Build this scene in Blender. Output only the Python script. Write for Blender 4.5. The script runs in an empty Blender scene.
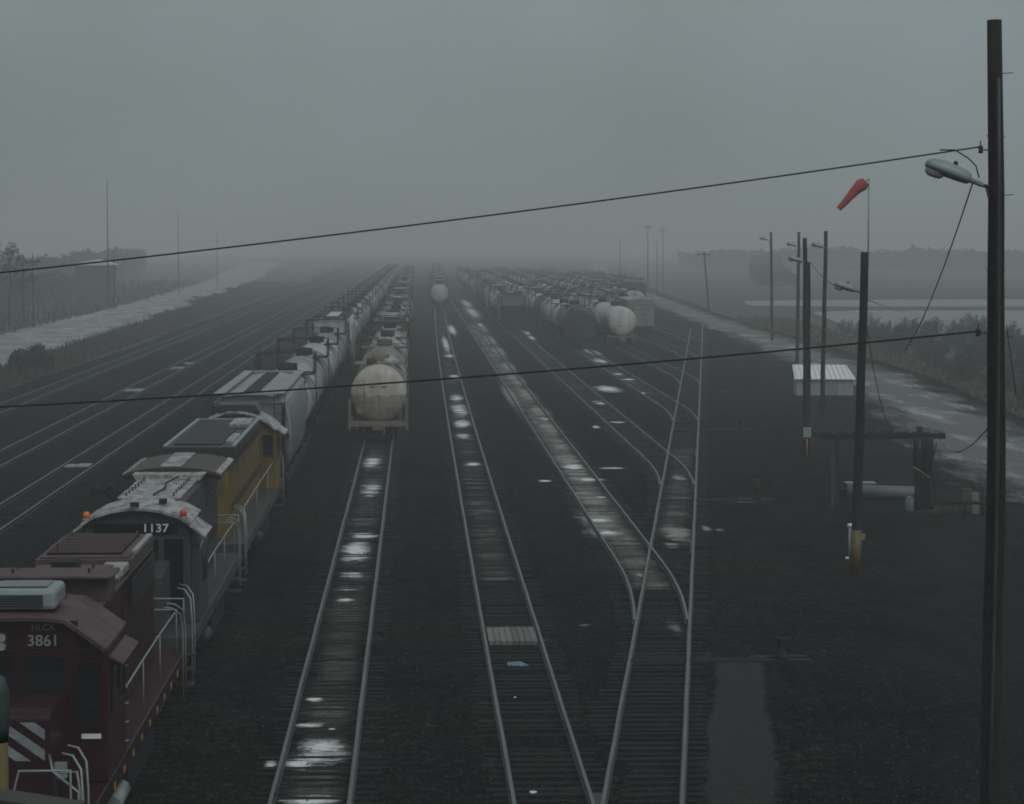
import bpy, math, random
from mathutils import Vector, Matrix
from mathutils import noise as mnoise
random.seed(7)
R = random.Random(11)
sc = bpy.context.scene
COL = sc.collection

# ---------------- camera ----------------
cam = bpy.data.cameras.new('camera'); co = bpy.data.objects.new('camera', cam); COL.objects.link(co); sc.camera = co
FPX = 2450.0; CAMZ = 10.77
cam.lens = 36*FPX/1024; cam.sensor_width = 36; cam.clip_start = .3; cam.clip_end = 9000
PITCH = math.atan(157/FPX); YAW = math.atan(96/FPX)
co.location = (0, 0, CAMZ); co.rotation_euler = (math.pi/2-PITCH, 0, -YAW)
# ---------------- sky, sun, exposure ----------------
SUN_EL, SUN_AZ = math.radians(52), math.radians(150)      # hidden sun, high and behind the camera to the right, behind the overcast
w = bpy.data.worlds.new('World'); sc.world = w; w.use_nodes = True
nt = w.node_tree; bg = nt.nodes['Background']
sky = nt.nodes.new('ShaderNodeTexSky'); sky.sky_type = 'NISHITA'; sky.sun_disc = False
sky.sun_elevation = SUN_EL; sky.sun_rotation = SUN_AZ; sky.dust_density = 8; sky.air_density = 2.5
hs = nt.nodes.new('ShaderNodeHueSaturation'); hs.inputs['Saturation'].default_value = .12
nt.links.new(sky.outputs[0], hs.inputs['Color'])
ov = nt.nodes.new('ShaderNodeMix'); ov.data_type = 'RGBA'; ov.inputs[0].default_value = .75
nt.links.new(hs.outputs[0], ov.inputs['A']); ov.inputs['B'].default_value = (3.3, 3.45, 3.5, 1)   # even overcast deck
tn = nt.nodes.new('ShaderNodeMix'); tn.data_type = 'RGBA'; tn.blend_type = 'MULTIPLY'; tn.inputs[0].default_value = 1
nt.links.new(ov.outputs['Result'], tn.inputs['A']); tn.inputs['B'].default_value = (.90, 1.0, 1.025, 1)
tcw = nt.nodes.new('ShaderNodeTexCoord'); nzw = nt.nodes.new('ShaderNodeTexNoise'); nzw.inputs['Scale'].default_value = 4.5; nzw.inputs['Detail'].default_value = 3
nt.links.new(tcw.outputs['Generated'], nzw.inputs['Vector']); mrw = nt.nodes.new('ShaderNodeMapRange'); mrw.inputs['From Min'].default_value = .3; mrw.inputs['From Max'].default_value = .7; mrw.inputs['To Min'].default_value = .84; mrw.inputs['To Max'].default_value = 1.14
nt.links.new(nzw.outputs['Fac'], mrw.inputs[0]); cl = nt.nodes.new('ShaderNodeVectorMath'); cl.operation = 'SCALE'; nt.links.new(tn.outputs['Result'], cl.inputs[0]); nt.links.new(mrw.outputs[0], cl.inputs['Scale'])
nt.links.new(cl.outputs[0], bg.inputs[0]); bg.inputs[1].default_value = .1
sl = bpy.data.lights.new('sun', 'SUN'); sl.energy = .8; sl.angle = math.radians(30); sl.color = (1, .985, .96)
so = bpy.data.objects.new('sun', sl); COL.objects.link(so)
so.rotation_euler = (math.pi/2-SUN_EL, 0, math.pi-SUN_AZ)
sc.view_settings.view_transform = 'Standard'; sc.view_settings.look = 'None'
sc.view_settings.exposure = -.12; sc.view_settings.gamma = 1
sc.cycles.filter_width = 1.8; sc.cycles.volume_bounces = 1; sc.cycles.max_bounces = 5

# ---------------- projection helper: where a ray through a photo point meets a height ----------------
_cp, _sp, _cy, _sy = math.cos(PITCH), math.sin(PITCH), math.cos(YAW), math.sin(YAW)
_F = Vector((_sy*_cp, _cy*_cp, -_sp)); _Rv = Vector((_cy, -_sy, 0)); _U = Vector((_sy*_sp, _cy*_sp, _cp))
def on(x, y, z=0.0):
    v = _F + _Rv*((x-512)/FPX) - _U*((y-402)/FPX); t = (z-CAMZ)/v.z; return v.x*t, v.y*t
def at(x, y, Y):
    v = _F + _Rv*((x-512)/FPX) - _U*((y-402)/FPX); t = Y/v.y; return v.x*t, CAMZ+v.z*t

# ---------------- materials ----------------
MATS = {}
def mat(name, base, var=None, rough=.6, metal=0, scale=3, amount=.5, bump=.1, bscale=None, streak=None, emit=None, per_object=.0, spec=.5, detail=6):
    """paint / stone / wood: base colour, a second colour laid over by noise, fine relief"""
    if name in MATS: return MATS[name]
    m = bpy.data.materials.new(name); m.use_nodes = True; n = m.node_tree; b = n.nodes['Principled BSDF']; MATS[name] = m
    b.inputs['Roughness'].default_value = rough; b.inputs['Metallic'].default_value = metal
    b.inputs['Specular IOR Level'].default_value = spec
    tc = n.nodes.new('ShaderNodeTexCoord'); mp = n.nodes.new('ShaderNodeMapping'); oi = n.nodes.new('ShaderNodeObjectInfo')
    ad = n.nodes.new('ShaderNodeVectorMath'); ad.operation = 'ADD'
    sclv = n.nodes.new('ShaderNodeVectorMath'); sclv.operation = 'SCALE'; sclv.inputs['Scale'].default_value = 60
    cb = n.nodes.new('ShaderNodeCombineXYZ')
    n.links.new(oi.outputs['Random'], cb.inputs[0]); n.links.new(oi.outputs['Random'], cb.inputs[1])
    n.links.new(cb.outputs[0], sclv.inputs[0])
    n.links.new(tc.outputs['Object'], ad.inputs[0]); n.links.new(sclv.outputs[0], ad.inputs[1])
    n.links.new(ad.outputs[0], mp.inputs[0])
    if streak: mp.inputs['Scale'].default_value = streak
    nz = n.nodes.new('ShaderNodeTexNoise'); nz.inputs['Scale'].default_value = scale; nz.inputs['Detail'].default_value = detail; nz.inputs['Roughness'].default_value = .65
    n.links.new(mp.outputs[0], nz.inputs['Vector'])
    if var is None: var = tuple(c*.6 for c in base)
    cr = n.nodes.new('ShaderNodeValToRGB')
    cr.color_ramp.elements[0].position = .5-.22*(1-amount)-.1; cr.color_ramp.elements[1].position = .5+.3*(1-amount)+.02
    cr.color_ramp.elements[0].color = (*var, 1); cr.color_ramp.elements[1].color = (*base, 1)
    n.links.new(nz.outputs['Fac'], cr.inputs[0])
    out = cr.outputs[0]
    if per_object:
        hsv = n.nodes.new('ShaderNodeHueSaturation'); mr = n.nodes.new('ShaderNodeMapRange')
        mr.inputs['To Min'].default_value = 1-per_object; mr.inputs['To Max'].default_value = 1+per_object
        n.links.new(oi.outputs['Random'], mr.inputs[0]); n.links.new(mr.outputs[0], hsv.inputs['Value'])
        n.links.new(out, hsv.inputs['Color']); out = hsv.outputs[0]
    n.links.new(out, b.inputs['Base Color'])
    if bump:
        n2 = n.nodes.new('ShaderNodeTexNoise'); n2.inputs['Scale'].default_value = bscale or scale*6; n2.inputs['Detail'].default_value = 4
        n.links.new(tc.outputs['Object'], n2.inputs['Vector'])
        bp = n.nodes.new('ShaderNodeBump'); bp.inputs['Strength'].default_value = min(1, bump*4); bp.inputs['Distance'].default_value = bump*.1
        n.links.new(n2.outputs['Fac'], bp.inputs['Height']); n.links.new(bp.outputs[0], b.inputs['Normal'])
    if emit: b.inputs['Emission Color'].default_value = (*emit[:3], 1); b.inputs['Emission Strength'].default_value = emit[3]
    return m

def ground_mat():
    m = bpy.data.materials.new('ballast'); m.use_nodes = True; n = m.node_tree; b = n.nodes['Principled BSDF']
    tc = n.nodes.new('ShaderNodeTexCoord'); L = n.links.new
    def noise(s, d=5, r=.6, vec=None):
        t = n.nodes.new('ShaderNodeTexNoise'); t.inputs['Scale'].default_value = s; t.inputs['Detail'].default_value = d; t.inputs['Roughness'].default_value = r
        L(vec or tc.outputs['Object'], t.inputs['Vector']); return t.outputs['Fac']
    def ramp(f, stops):
        c = n.nodes.new('ShaderNodeValToRGB'); e = c.color_ramp.elements
        while len(e) < len(stops): e.new(.5)
        for k, (p, v) in enumerate(stops): e[k].position = p; e[k].color = (*v, 1)
        L(f, c.inputs[0]); return c.outputs[0]
    def mix(f, a, c, mode='MIX'):
        x = n.nodes.new('ShaderNodeMix'); x.data_type = 'RGBA'; x.blend_type = mode
        if isinstance(f, float): x.inputs[0].default_value = f
        else: L(f, x.inputs[0])
        for s, v in (('A', a), ('B', c)):
            if isinstance(v, tuple): x.inputs[s].default_value = (*v, 1)
            else: L(v, x.inputs[s])
        return x.outputs['Result']
    big = noise(.07, 6, .65); mid = noise(.55, 7, .7); fin = noise(5, 6, .75)
    base = ramp(big, [(.36, (.0078, .0090, .0094)), (.50, (.0125, .0136, .0138)), (.66, (.0168, .0162, .0148))])
    vor = n.nodes.new('ShaderNodeTexVoronoi'); vor.inputs['Scale'].default_value = 13; L(tc.outputs['Object'], vor.inputs['Vector'])
    stone = ramp(vor.outputs['Color'], [(.15, (.3, .3, .3)), (.6, (1, 1, 1)), (.93, (1.9, 1.95, 2)), (1, (4.5, 4.5, 4.4))])
    col = mix(1.0, base, stone, 'MULTIPLY')
    col = mix(1.0, col, ramp(noise(2.4, 9, .9), [(.36, (.12, .12, .13)), (.5, (.85, .85, .85)), (.66, (3.2, 3.2, 3.1))]), 'MULTIPLY')
    col = mix(1.0, col, ramp(mid, [(.34, (.55, .57, .60)), (.66, (1.6, 1.52, 1.36))]), 'MULTIPLY')
    L(col, b.inputs['Base Color'])
    wet = ramp(noise(.16, 6, .7), [(.45, (.9, .9, .9)), (.68, (.55, .55, .55))]); L(wet, b.inputs['Roughness'])
    b.inputs['Specular IOR Level'].default_value = .0
    bp = n.nodes.new('ShaderNodeBump'); bp.inputs['Strength'].default_value = .9; bp.inputs['Distance'].default_value = .05
    hm = n.nodes.new('ShaderNodeMath'); hm.operation = 'ADD'; L(vor.outputs['Distance'], hm.inputs[0]); L(fin, hm.inputs[1])
    L(hm.outputs[0], bp.inputs['Height']); L(bp.outputs[0], b.inputs['Normal'])
    return m

def road_mat(name, dry, mud, wetr=.12, lo=.46, hi=.56, stretch=(1, .25, 1), side=(.011, .0115, .0112), full=.5, top=.30, band=(.38, .60)):
    """gravel road that breaks up into the dark gravel at its edges, with standing water where the noise dips"""
    m = bpy.data.materials.new(name); m.use_nodes = True; n = m.node_tree; b = n.nodes['Principled BSDF']; L = n.links.new
    tc = n.nodes.new('ShaderNodeTexCoord'); mp = n.nodes.new('ShaderNodeMapping'); mp.inputs['Scale'].default_value = stretch; L(tc.outputs['Object'], mp.inputs[0])
    def noise(sc_, vec, d=7, r=.62):
        a = n.nodes.new('ShaderNodeTexNoise'); a.inputs['Scale'].default_value = sc_; a.inputs['Detail'].default_value = d; a.inputs['Roughness'].default_value = r; L(vec, a.inputs['Vector']); return a.outputs['Fac']
    def mrange(f, a0, a1, b0, b1):
        q = n.nodes.new('ShaderNodeMapRange'); q.inputs['From Min'].default_value = a0; q.inputs['From Max'].default_value = a1; q.inputs['To Min'].default_value = b0; q.inputs['To Max'].default_value = b1; L(f, q.inputs[0]); return q.outputs[0]
    a = noise(.35, mp.outputs[0]); c = noise(4, tc.outputs['Object'], 6); e = noise(.5, mp.outputs[0], 8, .72)
    r = n.nodes.new('ShaderNodeValToRGB'); r.color_ramp.elements[0].color = (*mud, 1); r.color_ramp.elements[1].color = (*dry, 1); r.color_ramp.elements[0].position = .35; r.color_ramp.elements[1].position = .65
    L(c, r.inputs[0])
    sx = n.nodes.new('ShaderNodeSeparateXYZ'); L(tc.outputs['UV'], sx.inputs[0])
    pp = n.nodes.new('ShaderNodeMath'); pp.operation = 'PINGPONG'; pp.inputs[1].default_value = .5; L(sx.outputs[0], pp.inputs[0])      # 0 at the edges, .5 in the middle
    sm = n.nodes.new('ShaderNodeMath'); sm.operation = 'ADD'; L(mrange(pp.outputs[0], 0, full, -.30, top), sm.inputs[0]); L(e, sm.inputs[1])
    k = mrange(sm.outputs[0], band[0], band[1], 0, 1)
    L(r.outputs[0], b.inputs['Base Color'])
    tr_ = n.nodes.new('ShaderNodeBsdfTransparent'); ms = n.nodes.new('ShaderNodeMixShader'); L(k, ms.inputs[0]); L(tr_.outputs[0], ms.inputs[1]); L(b.outputs[0], ms.inputs[2]); L(ms.outputs[0], n.nodes['Material Output'].inputs['Surface'])
    wet = n.nodes.new('ShaderNodeMath'); wet.operation = 'MULTIPLY'; L(mrange(a, lo, hi, 0, 1), wet.inputs[0]); L(k, wet.inputs[1])
    L(mrange(wet.outputs[0], 0, 1, .85, wetr), b.inputs['Roughness']); L(mrange(wet.outputs[0], 0, 1, .05, .5), b.inputs['Specular IOR Level'])
    bp = n.nodes.new('ShaderNodeBump'); bp.inputs['Distance'].default_value = .05
    L(mrange(wet.outputs[0], 0, 1, .8, 0), bp.inputs['Strength']); L(c, bp.inputs['Height']); L(bp.outputs[0], b.inputs['Normal'])
    return m

M_BALLAST = ground_mat()
M_TIE = mat('weathered_tie', (.019, .019, .018), (.007, .007, .007), .8, spec=.06, scale=2, streak=(.5, 9, 9), per_object=.55, bump=.15)
M_RAIL = mat('rail_steel', (.036, .036, .034), (.016, .015, .014), .55, .1, spec=.3, scale=1.2, streak=(3, .5, 3), bump=.02)
M_HEAD = mat('rail_head', (.125, .14, .145), (.070, .080, .084), .42, .35, spec=.4, scale=1.0, streak=(3, .4, 3), bump=.0)
M_STEEL = mat('dark_steel', (.025, .026, .027), (.012, .012, .011), .6, .2, scale=4)
M_BLACK = mat('black_grime', (.012, .013, .013), (.006, .006, .006), .7, spec=.25, scale=4)
M_RUST = mat('rusty_steel', (.055, .028, .017), (.025, .018, .014), .8, scale=5)
M_WOOD = mat('pole_wood', (.026, .0255, .024), (.006, .006, .006), .9, spec=.2, scale=3, streak=(6, 6, .4), bump=.25)
M_GREYWOOD = mat('grey_wood', (.16, .16, .15), (.07, .07, .065), .8, scale=4, streak=(9, .6, 6), per_object=.3)
M_CONC = mat('concrete', (.16, .16, .15), (.08, .08, .078), .7, scale=1.2, bump=.15)
M_YEL = mat('yellow_paint', (.38, .24, .03), (.2, .13, .03), .6, scale=5)
M_ORANGE = mat('orange_lens', (.75, .16, .02), (.5, .1, .01), .3, scale=5, bump=0)
M_REDLENS = mat('red_lens', (.6, .04, .015), (.4, .03, .01), .3, scale=5, bump=0)
M_WHITE = mat('white_paint', (.75, .76, .75), (.45, .46, .45), .5, scale=2)
M_WHITEDIM = mat('dull_white_paint', (.25, .27, .28), (.13, .14, .15), .6, scale=6)
M_GLASS = mat('dark_window', (.008, .012, .014), (.006, .008, .009), .08, scale=2, bump=0)
M_LAMP = mat('lamp_grey', (.24, .28, .275), (.16, .19, .19), .45, scale=3, bump=.02)
M_LENS = mat('lamp_lens', (.35, .37, .37), (.2, .2, .2), .15, scale=3, bump=0)
M_SOCK = mat('windsock_cloth', (.42, .085, .08), (.30, .055, .05), .85, scale=6)
M_MAROON = mat('maroon_paint', (.034, .0042, .0080), (.012, .0022, .0038), .42, spec=.25, scale=1.6, streak=(2, 2, .7))
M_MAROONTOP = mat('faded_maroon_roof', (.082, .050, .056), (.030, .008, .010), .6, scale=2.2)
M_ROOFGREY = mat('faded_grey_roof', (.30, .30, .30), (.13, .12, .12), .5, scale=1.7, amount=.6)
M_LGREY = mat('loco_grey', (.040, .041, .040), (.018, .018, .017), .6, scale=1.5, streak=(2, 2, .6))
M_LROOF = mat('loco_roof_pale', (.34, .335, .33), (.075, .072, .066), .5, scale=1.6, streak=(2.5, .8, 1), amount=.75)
M_BROWNROOF = mat('brown_roof', (.060, .050, .045), (.03, .024, .022), .65, scale=1.5)
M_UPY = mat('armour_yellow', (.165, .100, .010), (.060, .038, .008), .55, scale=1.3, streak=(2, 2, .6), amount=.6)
M_TANKW = mat('tank_white', (.40, .41, .41), (.20, .20, .20), .45, scale=.9, streak=(1.5, 1, .7), amount=.6, per_object=.12)
M_TANKG = mat('tank_grey', (.20, .21, .215), (.09, .095, .10), .45, scale=.9, streak=(1.5, 1, .7), amount=.6, per_object=.15)
M_TANKC = mat('tank_cream', (.42, .395, .35), (.28, .25, .21), .5, scale=.9, streak=(2.5, 2.5, .6), amount=.5)
M_TANKB = mat('tank_black', (.02, .021, .023), (.012, .012, .013), .5, scale=1.2)
M_HOPG = mat('hopper_grey', (.20, .205, .205), (.10, .10, .10), .55, scale=1, streak=(1, 1.5, .5), amount=.6, per_object=.12)
M_HOPR = mat('hopper_rust_brown', (.09, .055, .035), (.04, .028, .02), .7, scale=1.3, per_object=.2)
M_HOPROOF = mat('hopper_roof', (.27, .275, .275), (.14, .14, .14), .5, scale=1.1)
M_TANKTAN = mat('tan_frame', (.19, .155, .125), (.085, .060, .045), .65, scale=3)
M_BLUE = mat('blue_rag', (.12, .22, .30), (.06, .12, .17), .7, scale=5)
M_LEAF = mat('shrub_leaf', (.022, .027, .018), (.011, .014, .010), .8, scale=1.2, bump=0, per_object=.25)
M_GRASS = mat('dull_grass', (.06, .065, .032), (.03, .032, .02), .85, scale=.6, bump=0)
M_DRYGRASS = mat('dry_weeds', (.045, .037, .025), (.02, .02, .014), .85, scale=.6, bump=0)
M_TRUNK = mat('bark', (.035, .030, .026), None, .85)

# ---------------- mesh builder ----------------
class MB:
    def __init__(s): s.v = []; s.f = []; s.sm = []
    def box(s, a, b, rot=None, piv=None):
        n = len(s.v); x0, y0, z0 = a; x1, y1, z1 = b
        pts = [Vector(p) for p in ((x0,y0,z0),(x1,y0,z0),(x1,y1,z0),(x0,y1,z0),(x0,y0,z1),(x1,y0,z1),(x1,y1,z1),(x0,y1,z1))]
        if rot is not None:
            c = Vector(piv) if piv else Vector(((x0+x1)/2, (y0+y1)/2, (z0+z1)/2)); pts = [c + rot @ (p-c) for p in pts]
        s.v += pts; q = [(0,3,2,1),(4,5,6,7),(0,1,5,4),(1,2,6,5),(2,3,7,6),(3,0,4,7)]
        s.f += [tuple(n+i for i in k) for k in q]; s.sm += [False]*6; return s
    def ring(s, loops, close=True, caps=True, smooth=True):
        n = len(s.v); k = len(loops[0])
        for l in loops: s.v += [Vector(p) for p in l]
        for i in range(len(loops)-1):
            for j in range(k if close else k-1):
                a = n+i*k+j; b = n+i*k+(j+1) % k; s.f.append((a, b, b+k, a+k)); s.sm.append(smooth)
        if caps:
            s.f.append(tuple(n+j for j in range(k))[::-1]); s.f.append(tuple(n+(len(loops)-1)*k+j for j in range(k))); s.sm += [False, False]
        return s
    def tube(s, pts, r, n=6, caps=True):
        pts = [Vector(p) for p in pts]; loops = []
        for i, p in enumerate(pts):
            d = (pts[min(i+1, len(pts)-1)] - pts[max(i-1, 0)]).normalized()
            u = Vector((0, 0, 1)) if abs(d.z) < .9 else Vector((1, 0, 0)); a = d.cross(u).normalized(); b = d.cross(a).normalized()
            rr = r[i] if isinstance(r, (list, tuple)) else r
            loops.append([p + a*rr*math.cos(t) + b*rr*math.sin(t) for t in (2*math.pi*j/n for j in range(n))])
        return s.ring(loops, caps=caps)
    def prism(s, prof, y0, y1, axis='y', smooth=False):
        if axis == 'y': return s.ring([[(x, y0, z) for x, z in prof], [(x, y1, z) for x, z in prof]], smooth=smooth)
        if axis == 'x': return s.ring([[(y0, y, z) for y, z in prof], [(y1, y, z) for y, z in prof]], smooth=smooth)
        return s.ring([[(x, y, y0) for x, y in prof], [(x, y, y1) for x, y in prof]], smooth=smooth)
    def lathe_y(s, prof, cx, cz, n=20):
        return s.ring([[(cx+r*math.cos(2*math.pi*j/n), y, cz+r*math.sin(2*math.pi*j/n)) for j in range(n)] for y, r in prof])
    def lathe_z(s, prof, cx, cy, n=12):
        return s.ring([[(cx+r*math.cos(2*math.pi*j/n), cy+r*math.sin(2*math.pi*j/n), z) for j in range(n)] for z, r in prof])
    def mesh(s, name):
        me = bpy.data.meshes.new(name); me.from_pydata([tuple(p) for p in s.v], [], s.f); me.polygons.foreach_set('use_smooth', s.sm); me.update(); return me
    def build(s, name, m, parent=None, loc=None, bevel=0):
        me = s.mesh(name); me.materials.append(m); o = bpy.data.objects.new(name, me); COL.objects.link(o)
        if parent: o.parent = parent
        if loc: o.location = loc
        if bevel:
            b = o.modifiers.new('bevel', 'BEVEL'); b.width = bevel; b.segments = 2; b.limit_method = 'ANGLE'
        return o
def tag(o, label, cat, group=None):
    o['label'] = label; o['category'] = cat
    if group: o['group'] = group
    return o
def structure(o, label=None): o['kind'] = 'structure'; return o
def stuff(o): o['kind'] = 'stuff'; return o
def thing(name, label, cat, loc=(0,0,0), rz=0, group=None):
    o = bpy.data.objects.new(name, None); COL.objects.link(o); o.location = loc; o.rotation_euler = (0, 0, rz); o.empty_display_size = .3
    return tag(o, label, cat, group)
def kids(o): return [c for c in ALLKIDS.get(o.name, [])] if False else list(o.children)
def clone(root, loc, rz=0, label=None, group=None, skip=()):
    r = root.copy(); COL.objects.link(r); r.location = loc; r.rotation_euler = (0, 0, rz)
    if label: r['label'] = label
    if group: r['group'] = group
    for ch in list(root.children):
        if ch.name.split('.')[0] in skip: continue
        c = ch.copy(); COL.objects.link(c); c.parent = r
        for g in list(ch.children):
            d = g.copy(); COL.objects.link(d); d.parent = c
    return r
def text(name, body, size, m, parent, loc, rot, depth=.004, xs=1):
    cu = bpy.data.curves.new(name, 'FONT'); cu.body = body; cu.size = size; cu.extrude = depth; cu.align_x = 'CENTER'; cu.align_y = 'CENTER'; cu.resolution_u = 3; cu.offset = size*.012
    t = bpy.data.objects.new(name+'_curve', cu); COL.objects.link(t); bpy.context.view_layer.update()
    me = bpy.data.meshes.new_from_object(t.evaluated_get(bpy.context.evaluated_depsgraph_get())); me.name = name
    bpy.data.objects.remove(t); bpy.data.curves.remove(cu)
    me.materials.clear(); me.materials.append(m); o = bpy.data.objects.new(name, me); COL.objects.link(o); o.parent = parent
    o.location = loc; o.rotation_euler = rot; o.scale = (xs, 1, 1); return o

# =====================================================================================
# GROUND, ROADS, WATER
# =====================================================================================
g = MB(); gs = 3000
g.v = [Vector((-gs, -60, 0)), Vector((gs, -60, 0)), Vector((gs, gs, 0)), Vector((-gs, gs, 0))]; g.f = [(0,1,2,3)]; g.sm = [False]
structure(g.build('ground', M_BALLAST))

def sheet(name, path, m, z, wob=.5, step=6, seed=1, kind='structure'):
    """path: list of (Y, Xleft, Xright); edges wander"""
    rr = random.Random(seed); b = MB(); Y = path[0][0]; rows = []
    def edge(Yq):
        for i in range(len(path)-1):
            if path[i][0] <= Yq <= path[i+1][0]:
                t = (Yq-path[i][0])/(path[i+1][0]-path[i][0]); return [path[i][k]*(1-t)+path[i+1][k]*t for k in (1, 2)]
        return path[-1][1:]
    pa = pb = 0
    while Y < path[-1][0]:
        l, r = edge(Y); pa = pa*.7+rr.uniform(-wob, wob); pb = pb*.7+rr.uniform(-wob, wob)
        rows.append((l+pa, r+pb, Y)); Y += step
    for l, r, y in rows: b.v += [Vector((l, y, z)), Vector(((l+r)/2, y, z)), Vector((r, y, z))]
    for i in range(len(rows)-1):
        for j in (0, 1): b.f.append((i*3+j, i*3+j+1, i*3+j+4, i*3+j+3)); b.sm.append(False)
    me_ = b.mesh(name); me_.materials.append(m); uv = me_.uv_layers.new(name='UVMap')
    for lp in me_.loops: uv.data[lp.index].uv = ((lp.vertex_index % 3)*.5, me_.vertices[lp.vertex_index].co.y*.01)
    o = bpy.data.objects.new(name, me_); COL.objects.link(o); o['kind'] = kind; return o
M_ROAD = road_mat('wet_gravel_road', (.17, .17, .165), (.075, .074, .070), .14, .50, .64)
M_ROADL = road_mat('wet_pale_road', (.23, .24, .245), (.15, .155, .158), .25, .42, .6, side=(.05, .05, .045), full=.08)
sheet('road', [(20,21,34),(88,21,34),(134,25,37),(200,32.3,42.6),(361,37.5,47),(700,52,62),(1400,95,110)], M_ROAD, .008, .5, 3)
sheet('road', [(60,-46,-33),(222,-49,-36.2),(443,-53,-38.7),(699,-62,-46),(1500,-105,-80)], M_ROADL, .0085, .4, 5, 2)
sheet('gravel_yard', [(40,6.5,17),(60,9,22),(75,10.5,27),(100,13.5,30),(134,17.5,33),(200,25,39),(320,38.5,45)], road_mat('pale_yard_gravel', (.026, .0275, .0270), (.010, .0108, .0105), .8, .9, 1.0, (.8, .4, 1), full=.4, top=.0, band=(.34, .72)), .0062, .3, 3, 12)
# verge of low ground beyond each road
M_VERGE = mat('verge_soil', (.030, .031, .020), (.016, .017, .013), .85, scale=.15, bump=.3, bscale=3)
sheet('verge', [(20,31.2,120),(88,30.7,120),(134,36.2,140),(200,42.2,150),(361,46.7,200),(700,62.2,300),(2400,200,900)], M_VERGE, .004, .3, 8, 3)
sheet('verge', [(60,-160,-43.2),(222,-200,-46.8),(443,-260,-51.4),(699,-360,-58.3),(2400,-900,-150)], M_VERGE, .004, .3, 8, 4)
sheet('verge', [(60,-33.8,-30.4),(222,-36.8,-30.4),(443,-39.2,-30.6),(699,-46.8,-32),(1400,-75,-40)], mat('weedy_soil', (.03, .026, .019), (.015, .014, .011), .85, scale=.3, bump=.3, bscale=4), .004, .3, 5, 5)
# water on the right, in two pans with a low bank between them
M_WATER = mat('water', (.04, .045, .047), (.035, .04, .04), .22, spec=.32, scale=.3, bump=.004, bscale=.8)
def poly(name, pts, m, z, kind='structure'):
    b = MB(); b.v = [Vector((x, y, z)) for x, y in pts]; b.f = [tuple(range(len(pts)))]; b.sm = [False]; o = b.build(name, m); o['kind'] = kind; return o
poly('water', [on(862, 333), on(905, 331), on(960, 334), on(1150, 338), on(1400, 340), on(1400, 311), on(1024, 310.5), on(850, 310.5), on(812, 312)], M_WATER, .012)
poly('water', [on(750, 305.5), on(850, 306.5), on(1024, 306.5), on(1400, 307), on(1400, 299), on(1024, 299.4), on(860, 299.8), on(742, 301)], M_WATER, .012)
# worn path beside the ladder track
M_PATH = road_mat('muddy_path', (.034, .034, .032), (.020, .020, .0195), .6, .9, 1.0, (1, .5, 1), side=(.0105, .011, .0108), full=.22)
sheet('path', [(38, 4.2, 6.4), (46.5, 5.45, 7.15), (52, 6.1, 8.0), (55, 6.45, 8.25), (60, 7.25, 8.75), (63.2, 7.6, 9.2)], M_PATH, .009, .09, .6, 9)
# =====================================================================================
# TRACKS
# =====================================================================================
RAIL = [(-.07,.0),(.07,.0),(.07,.018),(.015,.03),(.015,.11),(.037,.125),(.037,.155),(-.037,.155),(-.037,.125),(-.015,.11),(-.015,.03),(-.07,.018)]
def rail(name, fx, y0, y1, dz, parent, step=3, seed=0, near_wob=.006):
    rr = random.Random(seed); loops = []; y = y0
    while True:
        wob = rr.uniform(-1, 1)*near_wob; zz = rr.uniform(-.004, .004)
        loops.append([(fx(y)+wob+px, y, .015+pz+dz+zz) for px, pz in RAIL])
        if y >= y1: break
        y = min(y1, y+(step if y < 200 else step*5))
    o = MB().ring(loops, smooth=False).build(name, M_RAIL, parent); o.data.materials.append(M_HEAD)
    idx = [1 if (k % 12) in (5, 6, 7) and k < (len(loops)-1)*12 else 0 for k in range(len(o.data.polygons))]; o.data.polygons.foreach_set('material_index', idx); return o
tie_base = None
def tie_mesh():
    b = MB(); b.box((-1.3, -.115, -.12), (1.3, .115, .022)); return b.mesh('tie')
TIE = tie_mesh(); TIE.materials.append(M_TIE)
def ties(spans, parent, single_until):
    """spans: list of (Y, xleft, xright); the near ones are objects of their own, the rest one joined part"""
    far = MB()
    for Y, a, b in spans:
        j = R.uniform(-.09, .09); dz = R.uniform(-.026, .006); sh_ = R.uniform(0, .22)*(b-a < 2.7); a += sh_; b -= sh_*R.random(); rz = R.gauss(0, .014)
        if Y < single_until:
            o = bpy.data.objects.new('tie', TIE); COL.objects.link(o); o.parent = parent
            o.location = ((a+b)/2+j, Y, dz); o.scale = ((b-a)/2.6, 1, 1); o.rotation_euler = (0, 0, rz)
        else: far.box((a+j, Y-.115, -.1), (b+j, Y+.115, .022+dz))
    if far.v: stuff(far.build('tie_row', M_TIE, parent))
def straight_track(label, fx, y0, y1, single=0, t0=None, tmax=500, dz=0, seed=0, group=None):
    t = thing('railway_track', label, 'railway track', (0, 0, 0), group=group)
    rail('rail', lambda y: fx(y)-.753, y0, y1, dz, t, seed=seed); rail('rail', lambda y: fx(y)+.753, y0, y1, dz, t, seed=seed+1)
    sp = []; y = t0 or y0
    while y < min(y1, tmax): sp.append((y, fx(y)-1.3, fx(y)+1.3)); y += .53+R.uniform(-.035, .035)
    ties(sp, t, single)
    j = MB(); y = y0+4
    while y < min(y1, 260):
        for sgn in (-1, 1):
            yy = y+(5.9 if sgn > 0 else 0)
            if yy < y1: j.box((fx(yy)+sgn*.753-.05, yy-.45, .05), (fx(yy)+sgn*.753+.05, yy+.45, .12))
        y += 11.9
    stuff(j.build('joint_bar', M_RAIL, t))
    return t
XD, XA = -6.75, -2.05
def fB(y):
    y = min(y, 420) + max(0, y-420)*0
    return 2.6 + .0000107*max(0, y-60)**2
def fBx(y): return fB(y) if y < 420 else fB(420)+(y-420)*.0077
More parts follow.
